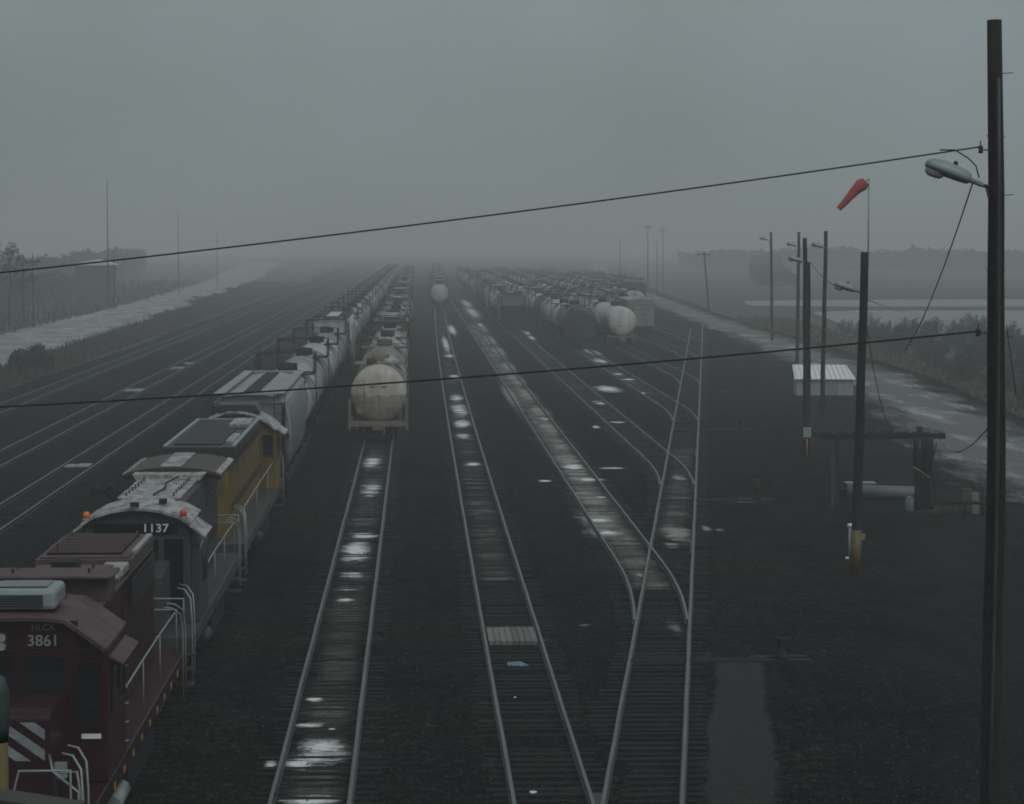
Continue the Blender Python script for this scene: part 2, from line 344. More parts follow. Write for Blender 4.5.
def fL(y): return 4.27+.1187*(y-45.84)
straight_track('rail line under the locomotives and the long grey tank train', lambda y: XD, 20, 1400, 0, tmax=300, seed=3)
straight_track('straight track with white spills leading up to the cream tank car', lambda y: XA, 20, 1400, 98, seed=5)
straight_track('track with the wooden crossing panel between its rails', fBx, 20, 1400, 98, seed=7)
for k, (x, lb) in enumerate([(-16.3, 'first open track left of the locomotive train'), (-20.75, 'middle one of the three open tracks left of the locomotives'), (-27.1, 'leftmost open track beside the weedy strip')]):
    straight_track(lb, lambda y, x=x: x, 60, 1400, 0, t0=88, tmax=330, seed=20+k)
lad = thing('railway_track', 'slanting ladder track with switches crossing the yard to the right', 'railway track')
rail('rail', lambda y: fL(y)-.757, 40, 312, -.004, lad, seed=40); rail('rail', lambda y: fL(y)+.757, 36, 330, -.004, lad, seed=41)
branches = [(7.5, 'branch'), (12.15, ''), (16.9, ''), (21.6, ''), (26.4, ''), (31.2, '')]
blab = ['first diverging yard track, beige grain spilled between its rails', 'second diverging yard track ending at the grey hopper', 'third diverging yard track ending at the black tank car',
        'fourth diverging yard track ending at the round white tank car', 'fifth diverging yard track beyond the white tank car', 'outermost diverging yard track by the dirt road']
def fbr(k):
    X = branches[k][0]; Y0 = 45.84+(X-1.01-4.27)/.1187
    def f(y):
        if y < Y0: return fL(y)
        if y > Y0+17: return X
        u = y-Y0; return fL(Y0)+.1187*u-.1187/34*u*u
    return f, Y0
bt = []
for k in range(6):
    f, Y0 = fbr(k)
    t = thing('railway_track', blab[k], 'railway track'); bt.append(t)
    rail('rail', lambda y: f(y)-.753, Y0+4.2, 1400, 0, t, step=1.5 if k < 3 else 3, seed=50+k)
    rail('rail', lambda y: f(y)+.753, Y0+4.2, 1400, 0, t, step=1.5 if k < 3 else 3, seed=60+k)
    sp = []; y = Y0+3
    while y < 420:
        if fL(y)-f(y) > 2.75: sp.append((y, f(y)-1.3, f(y)+1.3))
        y += .53+R.uniform(-.03, .03)
    ties(sp, t, 0)
    # frog casting, guard rails, throw rod
    yc = Y0+21.2; q = MB()
    q.box((fL(yc)-.757-.10, yc-1.1, .03), (fL(yc)-.757+.10, yc+1.3, .150), Matrix.Rotation(-.06, 3, 'Z')); q.build('frog', M_RAIL, t)
    q = MB(); q.box((f(yc)-.753+.08, yc-2.2, .04), (f(yc)-.753+.13, yc+1.6, .165)); q.build('guard_rail', M_RAIL, t)
    q = MB(); q.box((fL(yc)+.757-.14, yc-2.2, .04), (fL(yc)+.757-.09, yc+1.6, .158), Matrix.Rotation(-.1187, 3, 'Z')); q.build('guard_rail', M_RAIL, t)
sp = []; y = 40
while y < 330:
    a, b = fL(y)-1.3, fL(y)+1.3
    if y < 62: 
        if fL(y)-fBx(y) < 3.0: a = fBx(y)+1.33 if fL(y)-fBx(y) > 2.2 else fL(y)-.5
    for k in range(6):
        f, Y0 = fbr(k)
        if Y0+1 < y and fL(y)-f(y) <= 2.75: a = f(y)-1.3
    sp.append((y, a, b)); y += .53+R.uniform(-.035, .035)
ties(sp, lad, 94)
q = MB(); q.box((3.29, 44.3, .03), (3.58, 46.9, .148), Matrix.Rotation(-.05, 3, 'Z')); q.build('frog', M_RAIL, lad)
# buffer at the ladder's far end
# switch stands
def switch_stand(loc, label):
    t = thing('switch_stand', label, 'switch stand', loc, group='switch stands beside the ladder track')
    MB().box((-.75, -.14, -.02), (.75, .14, .07)).box((-.75, .42, -.02), (.75, .68, .068)).build('base_tie', M_BLACK, t)
    MB().lathe_z([(.07,.2),(.14,.2),(.2,.12),(.5,.09),(.56,.14),(.62,.14)], 0, .1, 10).build('stand', M_BLACK, t)
    MB().tube([(0,.1,.35),(.45,.1,.28),(.7,.1,.12)], .025).build('lever', M_BLACK, t)
    MB().tube([(0,.1,.6),(0,.1,.9)], .02).box((-.15, .085, .72), (.15, .115, .93)).build('target', M_RUST if 'reddish' in label else M_BLACK, t)
    return t
for k, (px, py, lb) in enumerate([(782, 662, 'nearest black switch stand at the end of the bar beside the muddy path'), (757, 501, 'black switch stand with reddish target between ladder track and yellow-footed pole'), (741, 430, 'small black switch stand up the yard, left of the twin poles'), (733, 392, 'far switch stand right of the ladder track')]):
    x, y = on(px, py); switch_stand((x, y, 0), lb)
    if k < 3:
        rod = MB(); xr = fL(y)-.9; rod.box((xr, y-.02, .03), (x-.3, y+.03, .07)); rod.box((xr, y+.33, .03), (x-.3, y+.37, .068))
        tag(rod.build('throw_rod', M_RAIL), ['nearest throw rods lying from the ladder track to the stand by the path', 'second pair of throw rods running to the red-target switch stand', 'third pair of throw rods up the yard'][k], 'throw rod', 'throw rods')
# crossing panel
cp = thing('crossing_panel', 'grey wooden plank panel laid between the rails', 'crossing panel', (0, 0, 0))
y0 = on(514, 641, .13)[1]; y1 = on(514, 627, .13)[1]; xc = fBx(y0)
for i in range(8):
    x = xc-.66+i*.166
    MB().box((x, y0+R.uniform(-.04,.04), .02), (x+.15, y1+R.uniform(-.04,.04), .135+R.uniform(-.006,.006))).build('plank', M_GREYWOOD, cp)

def strip_mat(name, lite, dark, lo, hi):
    m = bpy.data.materials.new(name); m.use_nodes = True; n = m.node_tree; b = n.nodes['Principled BSDF']; L = n.links.new
    tc = n.nodes.new('ShaderNodeTexCoord'); fac = []
    for sc_, st_ in ((1.0, (.12, .22, 1)), (1.0, (1.2, 6.5, 1))):
        mp = n.nodes.new('ShaderNodeMapping'); mp.inputs['Scale'].default_value = st_; L(tc.outputs['Object'], mp.inputs[0])
        a = n.nodes.new('ShaderNodeTexNoise'); a.inputs['Scale'].default_value = sc_; a.inputs['Detail'].default_value = 7; a.inputs['Roughness'].default_value = .7; L(mp.outputs[0], a.inputs['Vector']); fac.append(a.outputs['Fac'])
    ad = n.nodes.new('ShaderNodeMath'); ad.operation = 'ADD'; L(fac[0], ad.inputs[0]); L(fac[1], ad.inputs[1])
    sx = n.nodes.new('ShaderNodeSeparateXYZ'); L(tc.outputs['UV'], sx.inputs[0]); pp = n.nodes.new('ShaderNodeMath'); pp.operation = 'PINGPONG'; pp.inputs[1].default_value = .5; L(sx.outputs[0], pp.inputs[0])
    ed = n.nodes.new('ShaderNodeMapRange'); ed.inputs['From Max'].default_value = .3; ed.inputs['To Min'].default_value = -.22; ed.inputs['To Max'].default_value = .04; L(pp.outputs[0], ed.inputs[0])
    a2 = n.nodes.new('ShaderNodeMath'); a2.operation = 'ADD'; L(ad.outputs[0], a2.inputs[0]); L(ed.outputs[0], a2.inputs[1])
    q = n.nodes.new('ShaderNodeMapRange'); q.inputs['From Min'].default_value = lo; q.inputs['From Max'].default_value = hi; L(a2.outputs[0], q.inputs[0])
    b.inputs['Base Color'].default_value = (*lite, 1)
    tr_ = n.nodes.new('ShaderNodeBsdfTransparent'); ms = n.nodes.new('ShaderNodeMixShader'); L(q.outputs[0], ms.inputs[0]); L(tr_.outputs[0], ms.inputs[1]); L(b.outputs[0], ms.inputs[2]); L(ms.outputs[0], n.nodes['Material Output'].inputs['Surface'])
    r = n.nodes.new('ShaderNodeMapRange'); r.inputs['To Min'].default_value = .85; r.inputs['To Max'].default_value = .5; L(q.outputs[0], r.inputs[0]); L(r.outputs[0], b.inputs['Roughness']); b.inputs['Specular IOR Level'].default_value = .15
    return m
MS_A = strip_mat('dusted_ballast', (.080, .077, .069), (.009, .0095, .009), .84, 1.22)
MS_C = strip_mat('grain_dusted_ballast', (.15, .147, .135), (.022, .022, .020), .74, 1.22)
MS_D = strip_mat('faintly_dusted_ballast', (.040, .040, .037), (.0105, .011, .0105), .85, 1.3)
def strip(f, y0, y1, m, z=.005, w=.69):
    pth_ = [(y, f(y)-w, f(y)+w) for y in [y0+(y1-y0)*k/24 for k in range(25)]]
    sheet('fouled_ballast', pth_, m, z, .03, 1.5 if y1 < 200 else 3, 3)
strip(lambda y: XA, 40, 131, MS_A); strip(fBx, 78, 330, MS_A); strip(fbr(0)[0], 76, 340, MS_C, .018)
strip(fbr(1)[0], 150, 300, MS_D); strip(fbr(2)[0], 170, 250, MS_A); strip(fL, 90, 130, MS_A, .0115); 
# spills between the rails
def spill_mat(name, lite, lo, hi, seed):
    """thin powder: thick in the middle, breaking up in cross-track streaks towards the rim, bare gravel showing through"""
    m = bpy.data.materials.new(name); m.use_nodes = True; n = m.node_tree; b = n.nodes['Principled BSDF']; L = n.links.new
    tc = n.nodes.new('ShaderNodeTexCoord'); vm = n.nodes.new('ShaderNodeVectorMath'); vm.operation = 'DISTANCE'; L(tc.outputs['UV'], vm.inputs[0]); vm.inputs[1].default_value = (.5, .5, 0)
    def noise(st_, d, r):
        mp = n.nodes.new('ShaderNodeMapping'); mp.inputs['Scale'].default_value = st_; mp.inputs['Location'].default_value = (seed, seed, 0); L(tc.outputs['Object'], mp.inputs[0])
        a = n.nodes.new('ShaderNodeTexNoise'); a.inputs['Scale'].default_value = 1; a.inputs['Detail'].default_value = d; a.inputs['Roughness'].default_value = r; L(mp.outputs[0], a.inputs['Vector']); return a.outputs['Fac']
    ad = n.nodes.new('ShaderNodeMath'); ad.operation = 'ADD'; L(noise((1.1, .9, 1), 5, .6), ad.inputs[0]); L(noise((2.2, 7, 1), 7, .7), ad.inputs[1])
    ra = n.nodes.new('ShaderNodeMapRange'); ra.inputs['From Max'].default_value = .5; ra.inputs['To Min'].default_value = .34; ra.inputs['To Max'].default_value = -.42; L(vm.outputs['Value'], ra.inputs[0])
    a2 = n.nodes.new('ShaderNodeMath'); a2.operation = 'ADD'; L(ad.outputs[0], a2.inputs[0]); L(ra.outputs[0], a2.inputs[1])
    q = n.nodes.new('ShaderNodeMapRange'); q.inputs['From Min'].default_value = lo; q.inputs['From Max'].default_value = hi; L(a2.outputs[0], q.inputs[0])
    cm = n.nodes.new('ShaderNodeValToRGB'); cm.color_ramp.elements[0].color = (*[c*.5 for c in lite], 1); cm.color_ramp.elements[1].color = (*lite, 1); L(q.outputs[0], cm.inputs[0]); L(cm.outputs[0], b.inputs['Base Color'])
    b.inputs['Roughness'].default_value = .5; b.inputs['Specular IOR Level'].default_value = .3
    tr_ = n.nodes.new('ShaderNodeBsdfTransparent'); ms = n.nodes.new('ShaderNodeMixShader'); L(q.outputs[0], ms.inputs[0]); L(tr_.outputs[0], ms.inputs[1]); L(b.outputs[0], ms.inputs[2]); L(ms.outputs[0], n.nodes['Material Output'].inputs['Surface'])
    return m
M_SPILL = spill_mat('spilled_white_powder', (.66, .68, .675), .76, 1.16, 0); M_SPILLB = spill_mat('spilled_beige_grain', (.20, .195, .18), .76, 1.12, 7); M_MUD = spill_mat('wet_grey_mud', (.075, .073, .068), .9, 1.2, 3)
NSP = [0]
def spill(name, label, items, m, z=.03, seed=0):
    b = MB(); uvs = []
    for i, (px, py, wp, hp, n) in enumerate(items):
        NSP[0] += 1; z_ = (.0145 if z < .05 else .0205)+NSP[0]*.00004; x0, y0 = on(px, py, z_); xw = (on(px+wp/2, py, z_)[0]-x0)*1.28
        ym = (on(px, py+hp/2, z_)[1]+on(px, py-hp/2, z_)[1])/2; yh = (on(px, py-hp/2, z_)[1]-on(px, py+hp/2, z_)[1])/2*1.35; rot = .0
        k = len(b.v); N = 20; sk = (x0-0)/max(y0, 1)*0
        b.v.append(Vector((x0, ym, z_))); uvs.append((.5, .5))
        for q in range(N): a = 2*math.pi*q/N; b.v.append(Vector((x0+xw*math.cos(a), ym+yh*math.sin(a), z_))); uvs.append((.5+.5*math.cos(a), .5+.5*math.sin(a)))
        for q in range(N): b.f.append((k, k+1+q, k+1+(q+1) % N)); b.sm.append(False)
    me_ = b.mesh(name); me_.materials.append(m); uv = me_.uv_layers.new(name='UVMap')
    for lp in me_.loops: uv.data[lp.index].uv = uvs[lp.vertex_index]
    o = bpy.data.objects.new(name, me_); COL.objects.link(o); o['kind'] = 'stuff'; o['label'] = label; return o
spill('spilled_powder', 'white powder spilled over the ties of the straight track', [(316,757,66,22,26),(309,801,62,12,9),(322,748,54,18,4),(300,764,40,12,4),(270,765,18,9,4),(314,699,20,5,4),(310,725,34,6,5),(332,729,10,2,2),(349,589,38,4,4),(346,600,24,4,3),(356,552,34,26,13),(362,536,34,8,5),(354,575,30,6,3),(372,462,22,14,6),(371,490,24,16,5)], M_SPILL, .045, 1)
spill('spilled_powder', 'white streaks between the rails beyond the crossing panel', [(463,436,20,6,3),(462,424,20,10,4),(460,410,20,14,5),(457,398,16,8,3),(450,356,14,4,2),(455,377,16,6,2),(446,345,8,20,4),(473,464,20,4,3),(452,330,10,12,4),(545,481,14,2,1),(515,697,4,2,1),(533,792,8,3,2)], M_SPILL, .05, 30)
spill('spilled_grain', 'beige grain spilled along the first diverging track', [(598,520,44,36,20),(606,533,50,12,8),(590,497,40,24,12),(578,476,34,20,10),(568,460,34,16,9),(560,445,28,16,8),(549,428,26,18,8),(540,412,24,16,7),(527,395,22,18,7),(516,380,20,18,7),(508,367,18,14,6),(499,352,16,16,6),(490,340,14,14,6),(482,328,14,12,5),(512,398,16,34,9),(676,533,36,22,10),(672,545,20,6,4),(706,528,12,6,3),(679,478,16,6,3),(640,575,10,6,3)], M_SPILLB, .05, 60)
spill('spilled_powder', 'pale white patches on the far stretch of the first diverging track', [(473,313,16,14,6),(467,304,12,10,4),(590,480,40,4,3),(597,520,30,5,3),(608,533,34,4,2),(574,467,28,7,4),(480,325,10,4,2),(545,419,18,3,1),(600,497,16,2,1),(612,468,26,2,1)], M_SPILL, .055, 90)
spill('spilled_powder', 'white patches between the rails in front of the black tank car', [(594,353,16,6,3),(601,361,20,6,3),(587,350,8,4,2),(618,374,12,2,1),(629,379.5,18,2,1),(532,338,8,6,3),(527,333,8,5,2),(608,389,30,8,3),(596,427,10,3,1),(618,422,22,2,1),(600,403,14,5,2),(642,393,10,2,1)], M_SPILL, .045, 120)
mudl = spill('mud_streaks', 'wet mud smeared across the gravel beside the tracks', [(585,625,24,4,2),(540,640,20,3,2),(610,510,50,3,2),(744,502,50,2,1),(720,530,14,5,2),(676,628,24,20,6)], M_MUD, .02, 150)
sb = MB(); rs = random.Random(77)
for _ in range(12000):
    y = 44+70*rs.random()**1.4; x = rs.uniform(-.235, .235)*y*1.05+y*.039; r_ = rs.uniform(.016, .034)*(1+y/170)*(1.5 if rs.random() < .04 else 1)
    if mnoise.noise(Vector((x*.25, y*.12, 2))) < rs.uniform(-.5, .35): continue
    a = rs.uniform(0, 6.28); zc_ = r_*.25
    k = len(sb.v); sb.v += [Vector((x+r_*math.cos(a+q*1.5708)*rs.uniform(.7,1.2), y+r_*math.sin(a+q*1.5708)*rs.uniform(.7,1.2), zc_)) for q in range(4)]+[Vector((x+rs.uniform(-.3,.3)*r_, y, zc_+r_*.75))]
    sb.f += [(k+q, k+(q+1) % 4, k+4) for q in range(4)]; sb.sm += [False]*4
o = sb.build('loose_stones', mat('loose_stone', (.050, .053, .053), (.009, .009, .009), .8, spec=.1, scale=1.7, bump=0, amount=.4, detail=2)); o['kind'] = 'stuff'; o['label'] = 'loose pale stones scattered over the dark ballast'
# small pale plates on the left tracks
for i, (x, y, wd, hp, lb) in enumerate([(75, 465, 26, 5, 'pale tie plate cover between the rails left of the locomotives'), (131, 389.5, 19, 4, 'larger white mat on the middle open track at left'), (176, 367.5, 12, 3, 'smaller white mat beyond the larger one on the open track'), (188, 363, 9, 2.4, 'smallest and farthest white mat on the open track')]):
    xa, ya = on(x-wd/2, y+hp/2, .04); xb, yb = on(x+wd/2, y-hp/2, .04); xm = on(x+wd/2, y+hp/2, .04)[0]
    b = MB()
    b.box((xa, ya, .03), ((xa+xm)/2-.04, (ya+yb)/2, .09)).box(((xa+xm)/2, ya+.1, .03), (xm, (ya+yb)/2+.4, .085))
    tag(b.build('track_mat', M_WHITEDIM), lb, 'track mat', 'pale mats on the left tracks')
x, y = on(515, 664, .05); tag(MB().box((x-.2, y-.25, .03), (x+.1, y+.2, .07)).box((x+.02, y-.3, .03), (x+.26, y+.3, .065), Matrix.Rotation(.3, 3, 'Z')).build('rag', M_BLUE, bevel=.015), 'scrap of blue plastic between the rails near the plank panel', 'rag')

# =====================================================================================
# ROLLING STOCK   (local: x across, y away from the camera from the near coupler, z above the rail head)
# =====================================================================================
RH = .17
def truck(parent, yc, m=None, axles=2, simple=False):
    m = m or M_BLACK; sp = .89 if axles == 2 else 1.65
    b = MB()
    for s in (-1, 1):
        prof = [(yc-sp-.25,.38),(yc-sp-.2,.62),(yc-sp+.25,.66),(yc-.35,.88),(yc+.35,.88),(yc+sp-.25,.66),(yc+sp+.2,.62),(yc+sp+.25,.38),(yc+sp-.2,.38),(yc+.35,.25),(yc-.35,.25),(yc-sp+.2,.38)]
        b.prism(prof, s*.98-.06, s*.98+.06, 'x')
    b.box((-.95, yc-.2, .45), (.95, yc+.2, .72))
    t = b.build('truck', m, parent)
    ys = [yc-sp, yc+sp] if axles == 2 else [yc-sp, yc, yc+sp]
    for y in ys:
        q = MB(); nn = 14 if not simple else 8
        for s in (-1, 1):
            q.ring([[(s*.68+dx, y+r*math.cos(2*math.pi*j/nn), .42+r*math.sin(2*math.pi*j/nn)) for j in range(nn)] for dx, r in ((-.06,.42),(.07,.42),(.07,.2))])
        q.ring([[(x, y+.09*math.cos(2*math.pi*j/8), .42+.09*math.sin(2*math.pi*j/8)) for j in range(8)] for x in (-.95,.95)])
        if simple:
            n0 = len(t.data.vertices)
        q.build('wheelset', M_STEEL if not simple else m, t)
    return t
def coupler(parent, y, s, m=None):
    b = MB(); b.box((-.09, min(y, y+s*.45), .72), (.09, max(y, y+s*.45), .95)).box((-.17, min(y+s*.42, y+s*.72), .66), (.17, max(y+s*.42, y+s*.72), 1.0))
    b.tube([(.3, y, .8), (.34, y+s*.3, .5), (.2, y+s*.6, .42)], .03, 5)
    return b.build('coupler', m or M_BLACK, parent)
def ladder(parent, x, y, z0, z1, wdt=.4, m=None, axis='x', name='ladder', n=None):
    b = MB(); n = n or int((z1-z0)/.36)
    if axis == 'x':
        for s in (-wdt/2, wdt/2): b.tube([(x+s, y, z0), (x+s, y, z1)], .018, 4)
        for i in range(n+1): zz = z0+(z1-z0)*i/n; b.tube([(x-wdt/2, y, zz), (x+wdt/2, y, zz)], .014, 4)
    else:
        for s in (-wdt/2, wdt/2): b.tube([(x, y+s, z0), (x, y+s, z1)], .018, 4)
        for i in range(n+1): zz = z0+(z1-z0)*i/n; b.tube([(x, y-wdt/2, zz), (x, y+wdt/2, zz)], .014, 4)
    return b.build(name, m or M_BLACK, parent)

def tank_car(name, label, L=18.4, r=1.48, shell=None, frame=None, top=None, zc=2.62, gantry=True, bands=True, simple=False, rich=False):
    shell = shell or M_TANKW; frame = frame or M_BLACK; top = top or M_BLACK
    t = thing(name, label, 'tank car'); y0, y1 = 1.0, L-1.0; n = 28 if rich else (20 if not simple else 14)
    prof = [(y0+.0,.02),(y0+.03,r*.4),(y0+.09,r*.68),(y0+.18,r*.87),(y0+.28,r*.96),(y0+.42,r)]
    prof = prof+[(y0+(y1-y0)*k/4, r) for k in (1,2,3)]+[(y1-(a-y0), b) for a, b in prof[::-1]]
    MB().lathe_y(prof, 0, zc, n).build('tank', shell, t)
    b = MB()
    for yy in (.55, L-1.5):                      # end platforms, sills and draft box
        b.box((-1.5, yy, .98), (1.5, yy+.95, 1.06)); b.box((-.32, yy-.05, .62), (.32, yy+1.0, .98))
    for s in (-1, 1): b.box((s*1.44-.05, .55, 1.065), (s*1.44+.05, 3.6, 1.16)); b.box((s*1.44-.05, L-3.6, 1.065), (s*1.44+.05, L-.55, 1.16))
    for yy in (2.6, L-3.2): b.prism([(-1.3,1.0),(1.3,1.0),(1.25,1.75),(.8,1.35),(0,1.22),(-.8,1.35),(-1.25,1.75)], yy, yy+.55)
    b.build('frame', frame, t)
    truck(t, 2.6, simple=simple); truck(t, L-2.6, simple=simple)
    coupler(t, .5, -1, frame); coupler(t, L-.5, 1, frame)
    if bands:
        b = MB()
        for yy in ([L/2-2.2, L/2+2.2, 3.4, L-3.4] if not simple else [L/2-2.2, L/2+2.2]):
            b.ring([[((r+.015)*math.cos(a), yy+dy, zc+(r+.015)*math.sin(a)) for a in (math.pi*(-.15+1.3*j/16) for j in range(17))] for dy in ((-.07, .07) if abs(yy-L/2) > 3 else (-.2, .2))], close=False, caps=False, smooth=False)
        b.build('band', top, t)
    zt = zc+r
    # manway, fittings housing
    MB().lathe_z([(zt-.15,.42),(zt+.28,.42),(zt+.36,.34),(zt+.42,.12)], 0, L/2, 12).build('manway', top, t)
    b = MB(); b.box((-.5, L/2+.7, zt-.1), (.5, L/2+1.5, zt+.3)); b.box((-.3, L/2-1.5, zt-.1), (.3, L/2-1.1, zt+.25)); b.build('valve_housing', top, t)
    if gantry:
        b = MB(); zp = zt-.18
        for s in (-1, 1): b.box((min(s*.6, s*1.5), L/2-1.5, zp), (max(s*.6, s*1.5), L/2+1.5, zp+.05))
        b.build('platform', top, t)
        b = MB(); hh = 1.05; rr_ = .03
        for s in (-1, 1):
            b.tube([(s*1.48, L/2-1.5, zp), (s*1.48, L/2-1.5, zp+hh), (s*1.48, L/2+1.5, zp+hh), (s*1.48, L/2+1.5, zp)], rr_, 5)
            b.tube([(s*1.48, L/2-1.5, zp+hh*.5), (s*1.48, L/2+1.5, zp+hh*.5)], rr_*.8, 5); b.tube([(s*1.48, L/2, zp), (s*1.48, L/2, zp+hh)], rr_*.8, 5)
        b.tube([(-1.48, L/2+1.5, zp+hh), (1.48, L/2+1.5, zp+hh)], rr_, 5); b.tube([(-1.48, L/2-1.5, zp+hh), (-.6, L/2-1.5, zp+hh)], rr_, 5)
        b.build('railing', top, t)
        for s in (-1, 1): ladder(t, s*1.53, L/2, 1.0, zp, .45, top, 'y')
    if not simple:
        b = MB()                                   # end handrails round the platform, side grab rails
        for yy in (.6, L-.6):
            b.tube([(-1.45, yy, 1.1), (-1.45, yy, 2.15), (1.45, yy, 2.15), (1.45, yy, 1.1)], .026, 5)
        for s in (-1, 1): b.tube([(s*1.58, 1.0, 2.1), (s*1.58, L-1.0, 2.1)], .022, 4)
        b.build('handrail', frame, t)
        for s in (-1, 1): ladder(t, s*1.3, .56, .35, 1.1, .4, frame); 
        q = MB(); q.ring([[(-.95+rr2*math.cos(2*math.pi*j/12), .5+dy, 1.75+rr2*math.sin(2*math.pi*j/12)) for j in range(12)] for dy, rr2 in ((0,.26),(.05,.26),(.05,.2))]).build('brake_wheel', frame, t)
    return t

def hopper_car(name, label, L=18.2, body=None, roof=None, hatch=None, frame=None, H=4.55, simple=False, hatches=10, trough=True, round_side=True):
    body = body or M_HOPG; roof = roof or M_HOPROOF; frame = frame or M_BLACK; hatch = hatch or M_STEEL
    t = thing(name, label, 'hopper car')
    prof = [(-1.30,1.2),(-1.46,1.6),(-1.56,2.1),(-1.61,2.7),(-1.61,3.2),(-1.57,3.6),(-1.50,3.9),(-1.40,H-.36)] if round_side else [(-1.5,1.15),(-1.56,1.2),(-1.58,2.7),(-1.56,3.6),(-1.5,H-.35)]
    full = prof+[(-x, z) for x, z in prof[::-1]]
    def sec(y, cut): return [(x, y, max(z, cut)) for x, z in full]
    MB().ring([sec(1.05, 3.0), sec(1.05, 3.0), sec(3.0, 1.6), sec(3.4, 1.2), sec(L-3.4, 1.2), sec(L-3.0, 1.6), sec(L-1.05, 3.0)], smooth=round_side).build('body', body, t)
    MB().prism([(-1.47,H-.36),(-1.1,H-.12),(-.45,H-.02),(.45,H-.02),(1.1,H-.12),(1.47,H-.36)], 1.0, L-1.0).build('roof', roof, t)
    b = MB()                                      # hopper bays below, side sill, end posts
    nb = 3
    for k in range(nb):
        yc = L/2+(k-1)*3.7
        b.ring([[(-1.3, yc-1.7, 1.25), (1.3, yc-1.7, 1.25), (1.3, yc+1.7, 1.25), (-1.3, yc+1.7, 1.25)], [(-.5, yc-.4, .35), (.5, yc-.4, .35), (.5, yc+.4, .35), (-.5, yc+.4, .35)]], smooth=False)
    b.build('hopper_bay', body, t)
    b = MB()
    for s in (-1, 1):
        b.box((s*1.5-.06, .5, .98), (s*1.5+.06, L-.5, 1.18))
        for yy in (.6, L-.72): b.box((s*1.4-.07, yy, 1.18), (s*1.4+.07, yy+.12, H-.45))
        for yy in (.62, L-.7): b.tube([(s*1.3, yy, 1.2), (s*.3, yy+(1 if yy < L/2 else -1)*.4, 3.0)], .05, 4)
    for yy in (.5, L-1.4): b.box((-1.44, yy, .98), (1.44, yy+.9, 1.05)); b.box((-.3, yy-.03, .62), (.3, yy+.93, .98))
    b.box((-.2, 1.4, .75), (.2, L-1.4, .98)); b.build('frame', frame, t)
    truck(t, 2.3, simple=simple); truck(t, L-2.3, simple=simple)
    coupler(t, .5, -1); coupler(t, L-.5, 1)
    for k in range(hatches):
        yy = 1.9+(L-3.8)*(k+.5)/hatches; pl = (L-3.8)/hatches
        if trough: MB().box((-.30, yy-pl*.2, H-.03), (.30, yy+pl*.2, H+.06)).build('hatch', hatch, t)
        else:
            for s in (-1, 1): MB().lathe_z([(H-.16,.36),(H+.04,.36),(H+.10,.25)], s*.85, yy, 10).build('hatch', hatch, t)
    b = MB()                                      # running boards along the roof edge and across the ends
    for s in (-1, 1): b.box((min(s*1.0, s*1.42), .75, H-.02+(.04 if True else 0)), (max(s*1.0, s*1.42), L-.75, H+.05))
    b.box((-.99, .72, H-.02), (.99, 1.2, H+.045)); b.box((-.99, L-1.2, H-.02), (.99, L-.72, H+.045)); b.build('running_board', roof if trough else frame, t)
    if not simple:
        b = MB()
        for s in (-1, 1):
            for k in range(1, 8): yy = 3.4+(L-6.8)*k/8; b.box((s*1.60-.03, yy-.04, 1.4), (s*1.60+.03, yy+.04, H-.75))
        if not round_side: b.build('rib', body, t)
        ladder(t, -1.25, .55, .9, H, .42, frame); ladder(t, 1.25, .55, .9, H, .42, frame)
    return t

def boxcar(name, label, L=15.6, body=None):
    body = body or M_HOPG; t = thing(name, label, 'boxcar')
    MB().box((-1.5, .8, 1.1), (1.5, L-.8, 4.15)).build('body', body, t)
    MB().prism([(-1.53,4.16),(0,4.4),(1.53,4.16)], .75, L-.75).build('roof', M_HOPROOF, t)
    b = MB()
    for s in (-1, 1):
        for k in range(12):
            yy = 1.3+(L-2.6)*k/11; b.box((s*1.53-.03, yy-.05, 1.15), (s*1.53+.03, yy+.05, 4.1))
    for k in range(5): b.box((-1.4, .745, 1.4+k*.55), (1.4, .795, 1.5+k*.55))
    b.build('rib', body, t)
    for s in (-1, 1): MB().box((s*1.575-.03, L/2-1.5, 1.2), (s*1.575+.03, L/2+1.5, 4.05)).build('door', M_STEEL, t)
    MB().box((-1.45, .5, .9), (1.45, L-.5, 1.09)).build('frame', M_BLACK, t)
    truck(t, 2.4); truck(t, L-2.4); coupler(t, .5, -1); coupler(t, L-.5, 1); ladder(t, -1.2, .6, .9, 4.1, .42)
    return t

# ---- train on the locomotive track: grey hopper, tank cars ----
h1 = hopper_car('covered_hopper', 'light grey covered hopper coupled behind the yellow locomotive', L=19.6, H=4.58, hatches=12, trough=True, body=mat('hopper_smooth_grey', (.17,.178,.18), (.10,.105,.105), .5, scale=.7, streak=(1,1.2,.5), amount=.6), roof=mat('hopper_roof_grey', (.27,.285,.285), (.16,.17,.17), .5, scale=1))
h1.location = (XD, 98.2, RH)
ttA = tank_car('tank_car', 'grey white tank car directly behind the light grey hopper', shell=M_TANKW)
ttA.location = (XD, 118.6, RH)
ttB = tank_car('tank_car', 'TEMP', shell=M_TANKG); ttB.location = (XD, 137.5, RH)
ttB['label'] = 'grey tank car, second behind the light grey hopper'
clone(ttA, (XD, 156.4, RH), label='white tank car, third behind the light grey hopper, with black railing')
ttA2 = clone(ttB, (XD, 175.3, RH), label='grey tank car, fourth behind the light grey hopper')
h2 = hopper_car('covered_hopper', 'pale boxy hopper breaking the row of tank cars on the locomotive track', L=18.4, H=4.9, body=M_TANKW, roof=mat('bright_roof', (.5,.51,.5), (.3,.3,.3), .5, scale=1), trough=False, hatches=6)
h2.location = (XD, 194.2, RH)
far_tank = [tank_car('tank_car', 'TEMP', shell=s, simple=True) for s in (M_TANKW, M_TANKG, M_TANKB)]
